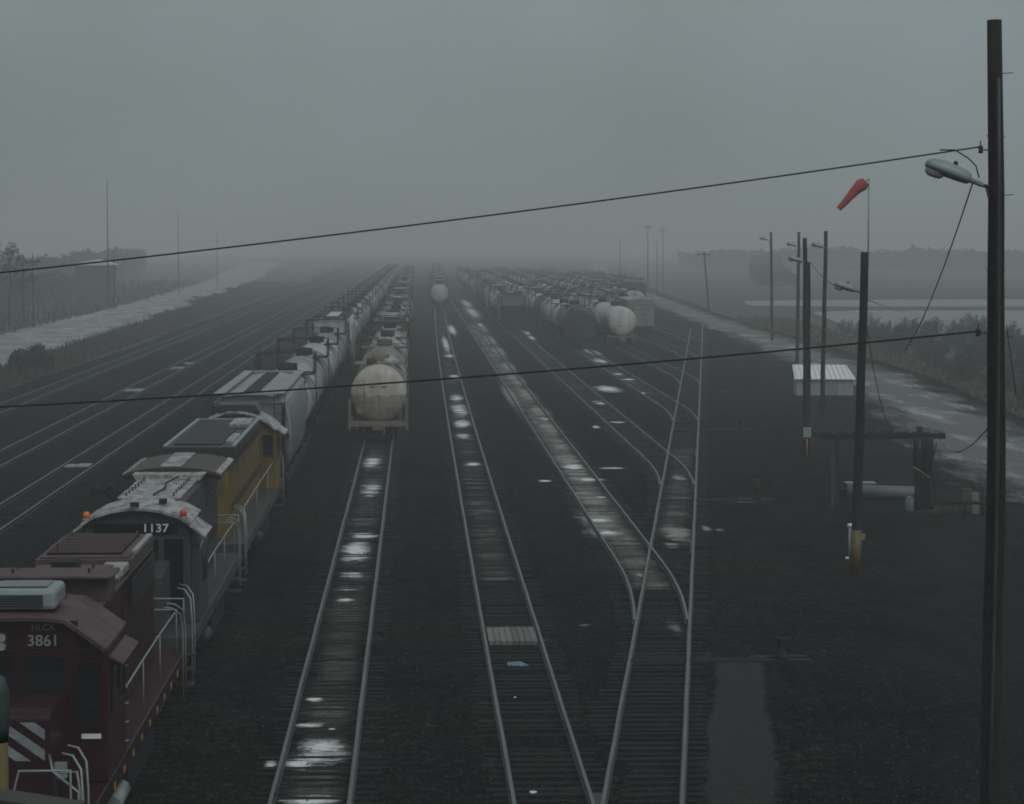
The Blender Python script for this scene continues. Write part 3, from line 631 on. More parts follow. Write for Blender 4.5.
far_hop = [hopper_car('covered_hopper', 'TEMP', simple=True, hatches=5, trough=False, body=s, round_side=rs, hatch=M_HOPG) for s, rs in ((M_HOPG, True), (M_HOPR, False), (M_TANKW, True))]
used = set(); ORD = ['first','second','third','fourth','fifth','sixth','seventh','eighth']
def put(src, x, y, rz, label, group):
    if src.name not in used:
        used.add(src.name); src.location = (x, y, RH); src.rotation_euler = (0, 0, rz); src['label'] = label; src['group'] = group; return src
    return clone(src, (x, y, RH), rz, label, group)
y = 213.2; k = 0
while y < 760:
    put(far_tank[[0,1,1,0,2,1][k % 6]], XD, y, 0, ('%s tank car beyond the pale boxy hopper' % ORD[k]) if k < 6 else 'one of the misty tank cars in the far part of the locomotive train', 'tank cars in the far part of the locomotive train'); y += 18.95; k += 1
# ---- second train, on the straight track ----
ft = tank_car('tank_car', 'cream tank car with rusty tan frame, front car of the second train', L=17.6, r=1.52, zc=2.5, shell=M_TANKC, frame=M_TANKTAN, top=M_TANKTAN, rich=True, gantry=True)
ft.location = (XA, 131.6, RH)
ftk = [c for c in ft.children if c.name.startswith('tank')][0]; ftk.data.materials.append(mat('stained_head', (.27, .235, .20), (.15, .125, .105), .6, scale=1.6, streak=(3, 3, .6)))
for p in ftk.data.polygons:
    if p.center.y < 1.43 and p.center.z < 2.45: p.material_index = 1
b = MB()                                            # stencilled lines on the near head
zc = 2.75
for i, (wd, hh) in enumerate([(.95,.13),(.75,.06),(.6,.06)]):
    zz = zc+.12-i*.17
    n = 9
    for j in range(n):
        if R.random() < .15: continue
        xx = -wd/2+wd*j/n
        b.box((xx, 1.02, zz), (xx+wd/n*.7, 1.08, zz+hh*.8))
b.build('stencil', M_STEEL, ft)
MB().ring([[(1.54*math.cos(a), y, 2.5+1.54*math.sin(a)) for a in (math.pi*(.12+.76*j/16) for j in range(17))] for y in (4.3, 7.2)], close=False, caps=False, smooth=True).build('stained_jacket', M_TANKTAN, ft)
MB().ring([[(1.535*math.cos(a), y, 2.5+1.535*math.sin(a)) for a in (math.pi*(.05+.9*j/16) for j in range(17))] for y in (9.6, 13)], close=False, caps=False, smooth=True).build('stained_jacket', M_HOPG, ft)
b = MB()
for s in (-1, 1): b.box((s*1.55-.07, .52, .6), (s*1.55+.07, .62, 2.3))
b.box((-1.62, .47, .82), (1.62, .62, 1.02)); b.build('end_beam', M_TANKTAN, ft)
MB().lathe_z([(3.95,.3),(4.25,.3),(4.33,.12)], -.42, 5.2, 10).build('relief_valve', M_RUST, ft); MB().lathe_z([(3.95,.25),(4.2,.25),(4.3,.12)], .5, 5.0, 10).build('vent', M_TANKC, ft)
ladder(ft, -.95, .96, 1.1, 3.3, .42, M_TANKTAN)
hb = tank_car('tank_car', 'grey tank car with rusty brown platform and railing, right behind the cream tank car', L=16.8, r=1.5, zc=2.68, shell=M_TANKG, frame=M_HOPR, top=M_HOPR, rich=True)
hb.location = (XA, 149.6, RH)
for yy in (.45, 16.15): MB().box((-1.5, yy, 1.1), (1.5, yy+.12, 1.5)).box((-1.5, yy, 2.6), (1.5, yy+.1, 2.72)).box((-1.56, yy, .9), (-1.44, yy+.13, 3.1)).box((1.44, yy, .9), (1.56, yy+.13, 3.1)).build('end_frame', M_HOPR, hb)
hc = tank_car('tank_car', 'pale tank car, third car of the second train', L=18, shell=M_TANKW, top=M_STEEL)
hc.location = (XA, 167.2, RH)
seq = [('t',1),('h',1),('t',0),('t',2),('t',1),('h',2),('t',0),('t',1),('h',1),('t',0)]
y = 185.8; k = 0
ords = ['fourth','fifth','sixth']
while y < 720:
    a, i = seq[k % 10]; src = (far_tank if a == 't' else far_hop)[i]
    lb = ('%s car of the second train, fading into the mist' % ords[k]) if k < 3 else 'one of the barely visible cars in the far part of the second train'
    put(src, XA, y, 0, lb, 'cars in the far part of the second train'); y += 18.9; k += 1
# ---- lone string on the panel track ----
y = 402; k = 0
while y < 800:
    src = far_tank[0] if k == 0 else ([far_hop[2], far_hop[0], far_tank[1]][k % 3])
    put(src, fBx(y), y, -.0077, 'pale tank car alone at the head of the misty string on the panel track' if k == 0 else 'one of the faint cars behind the lone pale tank car', 'cars on the panel track'); y += 18.9; k += 1
# ---- the block of cars at right ----
ghf = hopper_car('covered_hopper', 'tan grey hopper at the head of the second diverging track', L=16.5, H=4.6, body=mat('hopper_tan_grey', (.135,.13,.115), (.09,.085,.078), .6, scale=1), roof=M_HOPG, trough=False, hatches=5, round_side=False, simple=True); ghf.location = (12.15, 306, RH)
bk = tank_car('tank_car', 'black tank car at the head of the third diverging track', L=17.5, r=1.6, zc=2.75, shell=M_TANKB, simple=False, bands=False); bk.location = (16.9, 251, RH)
MB().box((-1.55, .75, 1.1), (1.55, 1.0, 3.3)).build('end_plate', M_TANKB, bk)
wh = tank_car('tank_car', 'round white tank car at the head of the fourth diverging track', L=18, r=1.5, zc=2.62, shell=mat('tank_bright', (.52,.53,.53), (.30,.28,.26), .45, scale=.9, streak=(1.5,1,.7), amount=.6), gantry=False, simple=False, frame=M_TANKTAN); wh.location = (21.6, 255, RH)
bx = boxcar('boxcar', 'dark grey boxcar standing right of the white tank car'); bx.location = (26.4, 286, RH)
tr = random.Random(5)
rows = [(12.15, 323, 650, 'second', 'tthttth'), (16.9, 269.2, 640, 'third', 'tttthtt'), (21.6, 273.6, 640, 'fourth', 'thttttt'), (26.4, 302, 620, 'fifth', 'thttttt'), (31.2, 345, 600, 'sixth', 'tththtt'), (36.2, 400, 560, 'seventh', 'htht'), (41, 450, 560, 'eighth', 'hth')]
for X, ys, ye, nm, sq in rows:
    y = ys; k = 0
    while y < ye:
        c = sq[k % len(sq)]
        if c == 't': src = far_tank[tr.choice([0,0,0,1,1,2])]
        else: src = far_hop[tr.choice([0,1,2,2])]
        lb = ('car just behind the head car on the %s diverging track' % nm) if k == 0 and nm in ('second','third','fourth','fifth') else 'one of the misty freight cars packed on the %s diverging track' % nm
        put(src, X, y, 0, lb, 'freight cars on the %s diverging track' % nm); y += 18.7; k += 1
for s in far_tank+far_hop:
    if s.name not in used: print('UNUSED', s.name)

# =====================================================================================
# LOCOMOTIVES
# =====================================================================================
def RZ(a): return (0, 0, a)
def loco_base(name, label, Y, L, body, sill, rail_m, axles=2, cab=(3.9, 6.4), hood=(6.4, 17), hoodtop=4.1, hoodhalf=.9, markers=None, rear_steps=True):
    t = thing(name, label, 'locomotive', (XD, Y, RH))
    MB().box((-1.5, 1.3, 1.12), (1.5, L-1.3, 1.45)).box((-1.42, 1.6, 1.0), (1.42, L-1.6, 1.12)).box((-1.5, .75, .95), (1.5, 1.3, 1.45)).box((-1.5, L-1.3, .95), (1.5, L-.75, 1.45)).build('frame', sill, t, bevel=.02)
    tk = MB(); yc = L/2
    tk.prism([(-1.35,.35),(-1.45,.5),(-1.45,.98),(1.45,.98),(1.45,.5),(1.35,.35)], yc-2.2, yc+2.2); tk.build('fuel_tank', M_BLACK, t)
    MB().tube([(1.36, yc-3.9, .72), (1.36, yc-2.5, .72)], .17, 10).build('air_reservoir', M_LAMP if body is M_MAROON else M_STEEL, t)
    truck(t, 3.4 if axles == 2 else 3.9, M_BLACK, axles); truck(t, L-(3.4 if axles == 2 else 3.9), M_BLACK, axles)
    coupler(t, .8, -1); coupler(t, L-.8, 1)
    # steps at the four corners
    for s in (-1, 1):
        for yy, d in ((.62, 1), (L-1.12, 1)):
            b = MB()
            for k in range(3): b.box((min(s*1.12, s*1.52), yy, .3+k*.36), (max(s*1.12, s*1.52), yy+.5, .34+k*.36))
            b.box((min(s*1.08, s*1.11), yy, .25), (max(s*1.08, s*1.11), yy+.5, 1.2)); b.build('steps', sill, t)
    # handrails: long side rail on posts, curved grab rails at the step wells, end rails
    for s in (-1, 1):
        b = MB(); ya, yb = hood[0]+.2, L-1.9 if hood[1] > cab[0] else L-3
        n = 3; x = s*1.38
        b.tube([(x, ya, 2.45)]+[(x, ya+(yb-ya)*k/n, 2.48) for k in range(1, n)]+[(x, yb, 2.45), (x, yb+.3, 2.1), (x, yb+.34, 1.45)], .021, 6)
        for k in range(n): yy = ya+(yb-ya)*k/n; b.tube([(x, yy, 1.45), (x, yy, 2.48)], .014, 5)
        for yy, sg in ((.68, 1), (1.3, 1), (L-.68, -1), (L-1.3, -1)):
            b.tube([(s*1.5, yy, .45), (s*1.5, yy, 1.9), (s*1.46, yy+sg*.12, 2.35), (s*1.3, yy+sg*.35, 2.52), (s*1.12, yy+sg*.42, 2.55)], .02, 6)
        b.build('handrail', rail_m, t)
    b = MB()
    for yy in (.72, L-.72):
        b.tube([(-1.3, yy, 1.45), (-1.3, yy, 2.35), (-.5, yy, 2.35), (-.35, yy, 1.75), (.35, yy, 1.75), (.5, yy, 2.35), (1.3, yy, 2.35), (1.3, yy, 1.45)], .024, 6)
        b.build('end_rail', rail_m, t); b = MB()
        MB().tube([(-1.0, yy-.04, 1.2), (-.6, yy-.1, .75), (.0, yy-.12, .6)], .03, 5).build('air_hose', M_BLACK, t)
    # long hood with doors, latches and louvres
    h0, h1 = hood; hh = hoodhalf
    MB().prism([(-hh,1.46),(-hh,hoodtop-.12),(-hh+.14,hoodtop),(hh-.14,hoodtop),(hh,hoodtop-.12),(hh,1.46)], h0, h1).build('hood', body, t, bevel=.02)
    n = int((h1-h0-.4)/.62)
    for s in (-1, 1):
        for k in range(n):
            yy = h0+.2+k*.62; z1 = hoodtop-.55 if (k % 5) else hoodtop-.8
            d = MB().box((s*(hh+.012)-.012, yy+.03, 1.55), (s*(hh+.012)+.012, yy+.59, z1)).build('hood_door', body, t)
            MB().box((s*(hh+.035)-.012, yy+.5, 2.2), (s*(hh+.035)+.012, yy+.54, 2.5)).build('latch', M_STEEL, d)
    if markers:
        b = MB()
        for s in (-1, 1):
            for k in range(9):
                yy = 4.6+k*(L-6.6)/8.5
                b.box((min(s*1.5, s*1.512), yy, 1.16), (max(s*1.5, s*1.512), yy+.2, 1.28))
        b.build('reflective_marker', markers, t)
    return t
def fans(t, ys, z, r, m, x=0):
    for yy in ys:
        f = MB().lathe_z([(z-.02, r+.1), (z+.12, r+.08), (z+.12, r), (z+.05, r-.05)], x, yy, 18).build('radiator_fan', m, t)
        g = MB()
        for k in range(6): a = math.pi*k/6; g.box((x-r, yy-.012, z+.10), (x+r, yy+.012, z+.13), Matrix.Rotation(a, 3, 'Z'), (x, yy, z+.115))
        g.build('fan_guard', M_STEEL, f)
def grille(t, a, b_, m, axis='y', n=10, name='grille'):
    """louvred panel from corner a to b; slats run across"""
    q = MB(); 
    for k in range(n):
        if axis == 'y': y0 = a[1]+(b_[1]-a[1])*k/n; q.box((a[0], y0, a[2]), (b_[0], y0+(b_[1]-a[1])/n*.55, b_[2]))
        else: z0 = a[2]+(b_[2]-a[2])*k/n; q.box((a[0], a[1], z0), (b_[0], b_[1], z0+(b_[2]-a[2])/n*.55))
    return q.build(name, m, t)
def cab_box(t, c0, c1, body, roof, prof, half=1.5, zb=1.46, front=-1):
    """cab with real window openings shown as recessed dark panes"""
    ztop = prof[0][1]
    MB().prism([(-half,zb),(-half,ztop-.02),(half,ztop-.02),(half,zb)], c0, c1).build('cab', body, t, bevel=.03)
    full = [(x, z) for x, z in prof]+[(-x, z) for x, z in prof[::-1]]
    low = [(-x, z-.07) for x, z in prof[::-1]]; 
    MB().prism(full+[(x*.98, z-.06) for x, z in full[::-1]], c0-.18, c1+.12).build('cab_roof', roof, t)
    MB().prism([(x*.93, z-.065) for x, z in full]+[(-half*.0+half*.9, ztop-.2), (-half*.9, ztop-.2)][::1], c0+.01, c1-.01).build('roof_infill', body, t)
def pane(t, x0, x1, y0, y1, z0, z1, fm, fw=.035, name='window', d=.012, face='y'):
    b = MB()
    if face == 'y':
        b.box((x0-fw, y0, z0-fw), (x1+fw, y1, z0)).box((x0-fw, y0, z1), (x1+fw, y1, z1+fw)).box((x0-fw, y0, z0+.001), (x0, y1, z1-.001)).box((x1, y0, z0+.001), (x1+fw, y1, z1-.001))
        f = b.build(name, fm, t); MB().box((x0-.005, y0+d, z0-.005), (x1+.005, y1+.004, z1+.005)).build('pane', M_GLASS, f)
    else:
        b.box((x0, y0-fw, z0-fw), (x1, y1+fw, z0)).box((x0, y0-fw, z1), (x1, y1+fw, z1+fw)).box((x0, y0-fw, z0+.001), (x1, y0, z1-.001)).box((x0, y1, z0+.001), (x1, y1+fw, z1-.001))
        f = b.build(name, fm, t); xs, xe = (x0+.0, x1-d) if x0 > 0 else (x0+d, x1); MB().box((xs-.004, y0-.005, z0-.005), (xe, y1+.005, z1+.005)).build('pane', M_GLASS, f)
    return f

# ---------- maroon locomotive 3861 ----------
L1 = loco_base('locomotive', 'maroon locomotive numbered 3861 with striped nose at the head of the line', 37.6, 18.5, M_MAROON, M_MAROON, M_LAMP, cab=(3.9,6.4), hood=(7.0, 16.9), hoodtop=4.0, markers=M_YEL)
cab_box(L1, 3.9, 6.5, M_MAROON, M_MAROONTOP, [(-1.5,3.78),(-.8,4.28),(-.35,4.32)], half=1.5)
MB().box((-1.0, 3.88, 3.76), (1.0, 3.95, 4.24)).build('number_band', M_MAROON, L1)
for s in (.42, -.98):
    text('road_number', '3861', .27, M_WHITEDIM, L1, (s, 3.865, 3.90), (math.pi/2, 0, 0)); 
    text('reporting_mark', 'HLCX', .15, mat('faint_lettering', (.16,.13,.13), (.1,.08,.08), .6), L1, (s, 3.868, 4.13), (math.pi/2, 0, 0))
MB().box((-.36, 3.8, 3.76), (-.18, 3.9, 4.06)).build('headlight_case', M_STEEL, L1)
for zz in (3.82, 3.97): MB().ring([[(-.27+.07*math.cos(2*math.pi*j/12), y, zz+.07*math.sin(2*math.pi*j/12)) for j in range(12)] for y in (3.79, 3.82)]).build('headlight', M_LENS, L1)
pane(L1, -.78, -.1, 3.86, 3.92, 2.98, 3.62, M_MAROON); pane(L1, .1, .78, 3.86, 3.92, 2.98, 3.62, M_MAROON)
pane(L1, .98, 1.36, 3.86, 3.92, 2.45, 3.5, M_MAROON, name='door_window'); pane(L1, -1.36, -.98, 3.86, 3.92, 2.45, 3.5, M_MAROON, name='door_window')
for s in (-1, 1):
    pane(L1, min(s*1.49, s*1.535), max(s*1.49, s*1.535), 4.4, 5.1, 2.6, 3.35, M_MAROON, face='x'); pane(L1, min(s*1.49, s*1.535), max(s*1.49, s*1.535), 5.35, 6.05, 2.6, 3.35, M_MAROON, face='x')
    MB().box((min(s*1.5, s*1.78), 4.2, 3.55), (max(s*1.5, s*1.78), 6.5, 3.585), Matrix.Rotation(s*.5, 3, 'Y'), (s*1.5, 5, 3.6)).build('sunshade', M_MAROONTOP, L1)
    MB().box((min(s*1.56, s*1.66), 4.1, 2.7), (max(s*1.56, s*1.66), 4.14, 3.05)).build('mirror', M_STEEL, L1)
# nose with hazard stripes
MB().ring([[(-.8,1.95,1.46),(.8,1.95,1.46),(.8,1.95,2.95),(-.8,1.95,2.95)],[(-.8,2.15,1.46),(.8,2.15,1.46),(.8,2.15,3.08),(-.8,2.15,3.08)],[(-.8,3.9,1.46),(.8,3.9,1.46),(.8,3.9,3.0),(-.8,3.9,3.0)]], smooth=False).build('nose', M_MAROON, L1, bevel=.05)
st = MB(); yy = 1.938                             # white diagonal stripes, clipped to the nose panel
def clip_stripe(c, wv, x0, x1, z0, z1):
    pts = []
    P = [(x0,z0),(x1,z0),(x1,z1),(x0,z1)]
    def f(p): return p[0]*.72+p[1]
    def cut(P, lo, sign):
        out = []
        for i in range(len(P)):
            a, b = P[i], P[(i+1) % len(P)]; fa, fb = sign*(f(a)-lo), sign*(f(b)-lo)
            if fa >= 0: out.append(a)
            if fa*fb < 0: t_ = fa/(fa-fb); out.append((a[0]+(b[0]-a[0])*t_, a[1]+(b[1]-a[1])*t_))
        return out
    Q = cut(P, c, 1); Q = cut(Q, c+wv, -1) if len(Q) > 2 else []
    return Q
for k in range(8):
    Q = clip_stripe(1.75+k*.34, .17, .06, .72, 2.25, 2.88)
    if len(Q) > 2: st.ring([[(x, yy-.0, z) for x, z in Q], [(x, yy+.01, z) for x, z in Q]], smooth=False)
    Q = clip_stripe(1.75+k*.34, .17, .06, .72, 2.25, 2.88)
    if len(Q) > 2: st.ring([[(-x, yy-.0, z) for x, z in Q], [(-x, yy+.01, z) for x, z in Q]], smooth=False)
st.build('nose_stripes', M_WHITEDIM, L1)
MB().box((1.05, 3.86, 2.22), (1.38, 3.89, 2.3)).build('notice_plate', M_WHITE, L1)
MB().box((.86, 2.0, 1.95), (1.06, 2.1, 2.2)).build('class_light', M_LAMP, L1)
MB().tube([(1.42, .75, 1.45), (1.42, .75, 2.0), (1.0, .9, 2.3), (.8, 1.9, 2.35)], .022, 6).tube([(.9, 1.9, 1.5), (1.0, 1.2, 2.2), (1.35, 1.1, 2.25), (1.45, 1.1, 1.5)], .022, 6).build('nose_grab_rail', M_LAMP, L1)
# roof equipment
ac = MB().box((-.62, 4.3, 4.36), (.58, 5.5, 4.72)).build('roof_air_conditioner', M_LAMP, L1, bevel=.08)
MB().box((-.45, 4.5, 4.715), (.4, 5.3, 4.745)).build('fan_cover', M_GLASS, ac); grille(ac, (-.4, 4.27, 4.42), (.36, 4.3, 4.64), M_STEEL, 'z', 5)
MB().box((-1.15, 7.3, 4.06), (1.1, 8.3, 4.5)).box((-1.25, 7.1, 4.5), (1.18, 8.4, 4.56)).build('filter_hatch', M_MAROONTOP, L1, bevel=.02)
MB().box((-.3, 6.7, 4.3), (.35, 7.0, 4.42)).build('vent', M_STEEL, L1)
MB().box((-.75, 8.7, 4.05), (.75, 10.8, 4.3)).build('exhaust_hatch', M_MAROONTOP, L1, bevel=.04)
MB().box((-.25, 9.3, 4.3), (.25, 9.9, 4.55)).build('exhaust_stack', M_BLACK, L1, bevel=.03)
MB().box((-.98, 12.1, 4.0), (.98, 16.2, 4.24)).box((-.9, 12.2, 4.24), (.9, 16.1, 4.28)).build('radiator_housing', M_MAROONTOP, L1, bevel=.03)
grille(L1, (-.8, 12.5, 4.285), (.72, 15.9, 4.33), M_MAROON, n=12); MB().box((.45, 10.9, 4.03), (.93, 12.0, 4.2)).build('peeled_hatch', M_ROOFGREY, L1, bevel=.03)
for s in (-1, 1): grille(L1, (min(s*.985, s*1.01), 11.9, 3.3), (max(s*.985, s*1.01), 16.2, 3.9), M_STEEL, 'z', 7)
MB().tube([(-.95, 7.4, 4.3), (-1.25, 7.3, 4.75)], .03, 5).ring([[(-1.3+.09*math.cos(2*math.pi*j/10), y, 4.8+.09*math.sin(2*math.pi*j/10)) for j in range(10)] for y in (6.95, 7.4)]).build('horn', M_BLACK, L1)
text('side_lettering', 'HLCX', .42, mat('faint_lettering', (.16,.13,.13)), L1, (.945, 9.4, 2.9), (math.pi/2, 0, math.pi/2))

for x_ in (-.7, .7):
    for y_ in (7.6, 8.2, 9.0, 10.4, 11.2, 13.2, 15.4): MB().tube([(x_, y_, 4.1 if y_ < 12 else 4.26), (x_, y_+.05, 4.62 if 7 < y_ < 8.4 else (4.2 if y_ < 12 else 4.4)), (x_, y_+.1, 4.1 if y_ < 12 else 4.26)], .03, 5).build('lifting_lug', M_MAROONTOP, L1)
for k in range(6):
    y_ = 8.5+k*.55; MB().box((-.88, y_, 4.0), (-.62, y_+.42, 4.05)).build('roof_hatch', M_MAROONTOP, L1); MB().box((.64, y_, 4.0), (.88, y_+.42, 4.05)).build('roof_hatch', M_ROOFGREY if k in (1,4) else M_MAROONTOP, L1)
for s in (-1, 1):
    MB().box((min(s*.915, s*.95), 7.1, 2.0), (max(s*.915, s*.95), 8.7, 3.7)).build('side_panel', M_MAROON, L1, bevel=.02)
    for k in range(5): MB().tube([(s*1.51, 6.2, 1.7+k*.34), (s*1.56, 6.3, 1.7+k*.34), (s*1.51, 6.4, 1.7+k*.34)], .015, 4).build('grab_iron', M_LAMP, L1)
MB().box((.86, 13, 4.24), (.97, 16, 4.30)).build('edge_flash', M_ROOFGREY, L1); MB().box((-.5, 6.05, 4.32), (.5, 6.25, 4.37)).build('seam_strip', M_MAROONTOP, L1)
# ---------- grey locomotive 1137 with arched cab roof and winged radiator ----------
L2 = loco_base('locomotive', 'grey locomotive with arched pale cab roof, number 1137 and orange beacons', 56.4, 17.2, M_LGREY, M_LGREY, M_LAMP, cab=(2.7,5.2), hood=(5.2, 16.0), hoodtop=4.2, hoodhalf=.87)
arch = [(-1.32,3.92),(-1.0,4.1),(-.6,4.22),(-.2,4.28)]
cab_box(L2, 2.7, 5.3, M_LGREY, M_LROOF, arch, half=1.28)
for s in (-1, 1): MB().box((min(s*1.27, s*1.5), 2.9, 1.46), (max(s*1.27, s*1.5), 5.2, 3.3)).build('cab_side', M_LGREY, L2, bevel=.03)
MB().box((-1.0, 2.64, 3.66), (1.0, 2.72, 3.9)).build('number_band', M_GLASS, L2)
text('road_number', '1137', .28, M_WHITE, L2, (.46, 2.625, 3.78), (math.pi/2, 0, 0), xs=1.15)
for a, b_ in ((.2, .52), (-1.1, -.3)): pane(L2, a, b_, 2.66, 2.71, 2.9, 3.5, M_LGREY)
pane(L2, .66, 1.12, 2.66, 2.71, 1.7, 3.52, M_LGREY, name='cab_door')
for s in (-1, 1):
    pane(L2, min(s*1.5, s*1.53), max(s*1.5, s*1.53), 3.3, 4.7, 2.3, 3.1, M_LGREY, face='x')
    MB().box((min(s*1.25, s*1.75), 2.55, 3.84), (max(s*1.25, s*1.75), 4.5, 3.88), Matrix.Rotation(s*.62, 3, 'Y'), (s*1.28, 4, 3.86)).build('sunshade', M_LROOF, L2)
    MB().tube([(s*1.6, 2.6, 3.5), (s*1.5, 2.6, 3.2)], .015, 4).build('wiper', M_LAMP, L2)
MB().ring([[(-.8,.95,1.46),(.8,.95,1.46),(.8,.95,2.85),(-.8,.95,2.85)],[(-.8,2.7,1.46),(.8,2.7,1.46),(.8,2.7,3.0),(-.8,2.7,3.0)]], smooth=False).build('nose', M_LGREY, L2, bevel=.05)
for x, z, m in ((-1.2, 4.02, M_ORANGE), (1.12, 4.06, M_REDLENS)):
    bb = MB().lathe_z([(z,.085),(z+.11,.085),(z+.16,.05)], x, 2.75, 12).build('beacon', m, L2); MB().lathe_z([(z-.06,.1),(z,.1)], x, 2.75, 10).build('beacon_base', M_LAMP, bb)
hd = MB(); n = 8
for k in range(n):
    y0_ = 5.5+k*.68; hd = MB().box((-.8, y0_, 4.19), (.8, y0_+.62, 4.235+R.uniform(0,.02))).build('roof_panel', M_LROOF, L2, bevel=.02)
MB().box((-.15, 2.72, 4.27), (.05, 2.9, 4.4)).build('headlight_case', M_STEEL, L2)
MB().box((.45, 3.6, 4.27), (.62, 3.9, 4.38)).build('antenna', M_BLACK, L2)
MB().tube([(-.9, 5.6, 4.15), (-1.15, 5.6, 4.4)], .03, 5).ring([[(-1.3+.1*math.cos(2*math.pi*j/10), y, 4.42+.1*math.sin(2*math.pi*j/10)) for j in range(10)] for y in (5.0, 5.5)]).ring([[(-.95+.08*math.cos(2*math.pi*j/10), y, 4.48+.08*math.sin(2*math.pi*j/10)) for j in range(10)] for y in (5.3, 5.8)]).build('horn', M_BLACK, L2)
for k in range(7):
    y_ = 5.7+k*.68
    for x_ in (-.6, .6): MB().tube([(x_, y_, 4.23), (x_, y_+.06, 4.34), (x_, y_+.12, 4.23)], .022, 4).build('lifting_lug', M_LGREY, L2)
MB().tube([(.1, 5.6, 4.30), (.25, 7.2, 4.32), (.1, 8.6, 4.30), (.3, 10.1, 4.33)], .025, 5).build('roof_pipe', M_BLACK, L2)
MB().prism([(-.86,4.2),(-.98,4.36),(.98,4.36),(.86,4.2)], 10.3, 11.2).build('duct', M_LROOF, L2)
wing = [(-1.36,4.22),(-1.2,4.32),(-.7,4.43),(0,4.47),(.7,4.43),(1.2,4.32),(1.36,4.22)]
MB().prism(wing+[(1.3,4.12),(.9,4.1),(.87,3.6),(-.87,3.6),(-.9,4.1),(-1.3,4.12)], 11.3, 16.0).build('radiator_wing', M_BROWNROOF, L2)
MB().prism([(-.35,4.462),(.25,4.468),(.25,4.50),(-.35,4.495)], 11.5, 15.9).build('roof_panel', M_LROOF, L2)
b = MB().prism([(x, z+.02) for x, z in wing]+[(x, z-.06) for x, z in wing[::-1]], 11.2, 11.3); b.build('wing_edge', M_RUST, L2)
for s in (-1, 1): MB().box((min(s*1.2, s*1.37), 11.35, 4.29), (max(s*1.2, s*1.37), 15.95, 4.325), Matrix.Rotation(s*.38, 3, 'Y')).build('wing_flange', M_LROOF, L2)

# ---------- yellow locomotive ----------
L3 = loco_base('locomotive', 'yellow locomotive with black radiator deck, its cab facing away', 74.2, 23.4, M_UPY, M_LGREY, M_LAMP, axles=3, cab=(17.6,20.4), hood=(1.9, 17.5), hoodtop=4.05, hoodhalf=.9)
MB().prism([(-1.05,3.75),(-1.12,4.1),(-1.12,4.34),(1.12,4.34),(1.12,4.1),(1.05,3.75)], 2.0, 14.2).build('radiator_housing', M_TANKB, L3, bevel=.03)
q = MB()
for s in (-1, 1): q.box((min(s*1.0, s*1.12), 2.05, 4.345), (max(s*1.0, s*1.12), 14.1, 4.38))
q.box((-.98, 13.95, 4.345), (.98, 14.1, 4.378)); q.build('deck_edge', M_LAMP, L3)
grille(L3, (-.85, 2.6, 4.345), (.66, 13.4, 4.40), M_TANKB, n=18); MB().box((.72, 3.2, 4.345), (.98, 6.4, 4.42)).build('walk_strip', M_LROOF, L3); MB().box((.35, 9.6, 4.345), (1.0, 12.6, 4.5)).build('box_cover', M_LROOF, L3, bevel=.03)
MB().box((-.89, 14.3, 4.05), (.89, 17.4, 4.16)).build('hood_roof', M_TANKB, L3, bevel=.03)
MB().box((-.3, 14.8, 4.165), (.3, 15.7, 4.45)).build('exhaust_stack', M_BLACK, L3, bevel=.03)
cab_box(L3, 17.6, 20.4, M_UPY, M_LROOF, [(-1.52,3.72),(-1.2,3.98),(-.7,4.25),(-.3,4.36)], half=1.5)
MB().prism([(-.9,4.3),(.9,4.3),(.7,4.62),(-.7,4.62)], 18.0, 19.6).build('roof_air_conditioner', M_TANKB, L3, bevel=.03)
for s in (-1, 1):
    pane(L3, min(s*1.0, s*1.38), max(s*1.0, s*1.38), 17.55, 17.61, 2.75, 3.5, M_UPY, name='door_window')
    pane(L3, min(s*1.49, s*1.53), max(s*1.49, s*1.53), 18.1, 19.7, 2.6, 3.3, M_UPY, face='x')
    MB().box((min(s*1.5, s*1.9), 17.6, 3.72), (max(s*1.5, s*1.9), 19.8, 3.76), Matrix.Rotation(s*.6, 3, 'Y'), (s*1.5, 18, 3.74)).build('sunshade', M_LROOF, L3)
MB().ring([[(-.9,20.4,1.46),(.9,20.4,1.46),(.9,20.4,3.0),(-.9,20.4,3.0)],[(-.9,22.2,1.46),(.9,22.2,1.46),(.9,22.2,2.7),(-.9,22.2,2.7)]], smooth=False).build('nose', M_UPY, L3, bevel=.05)

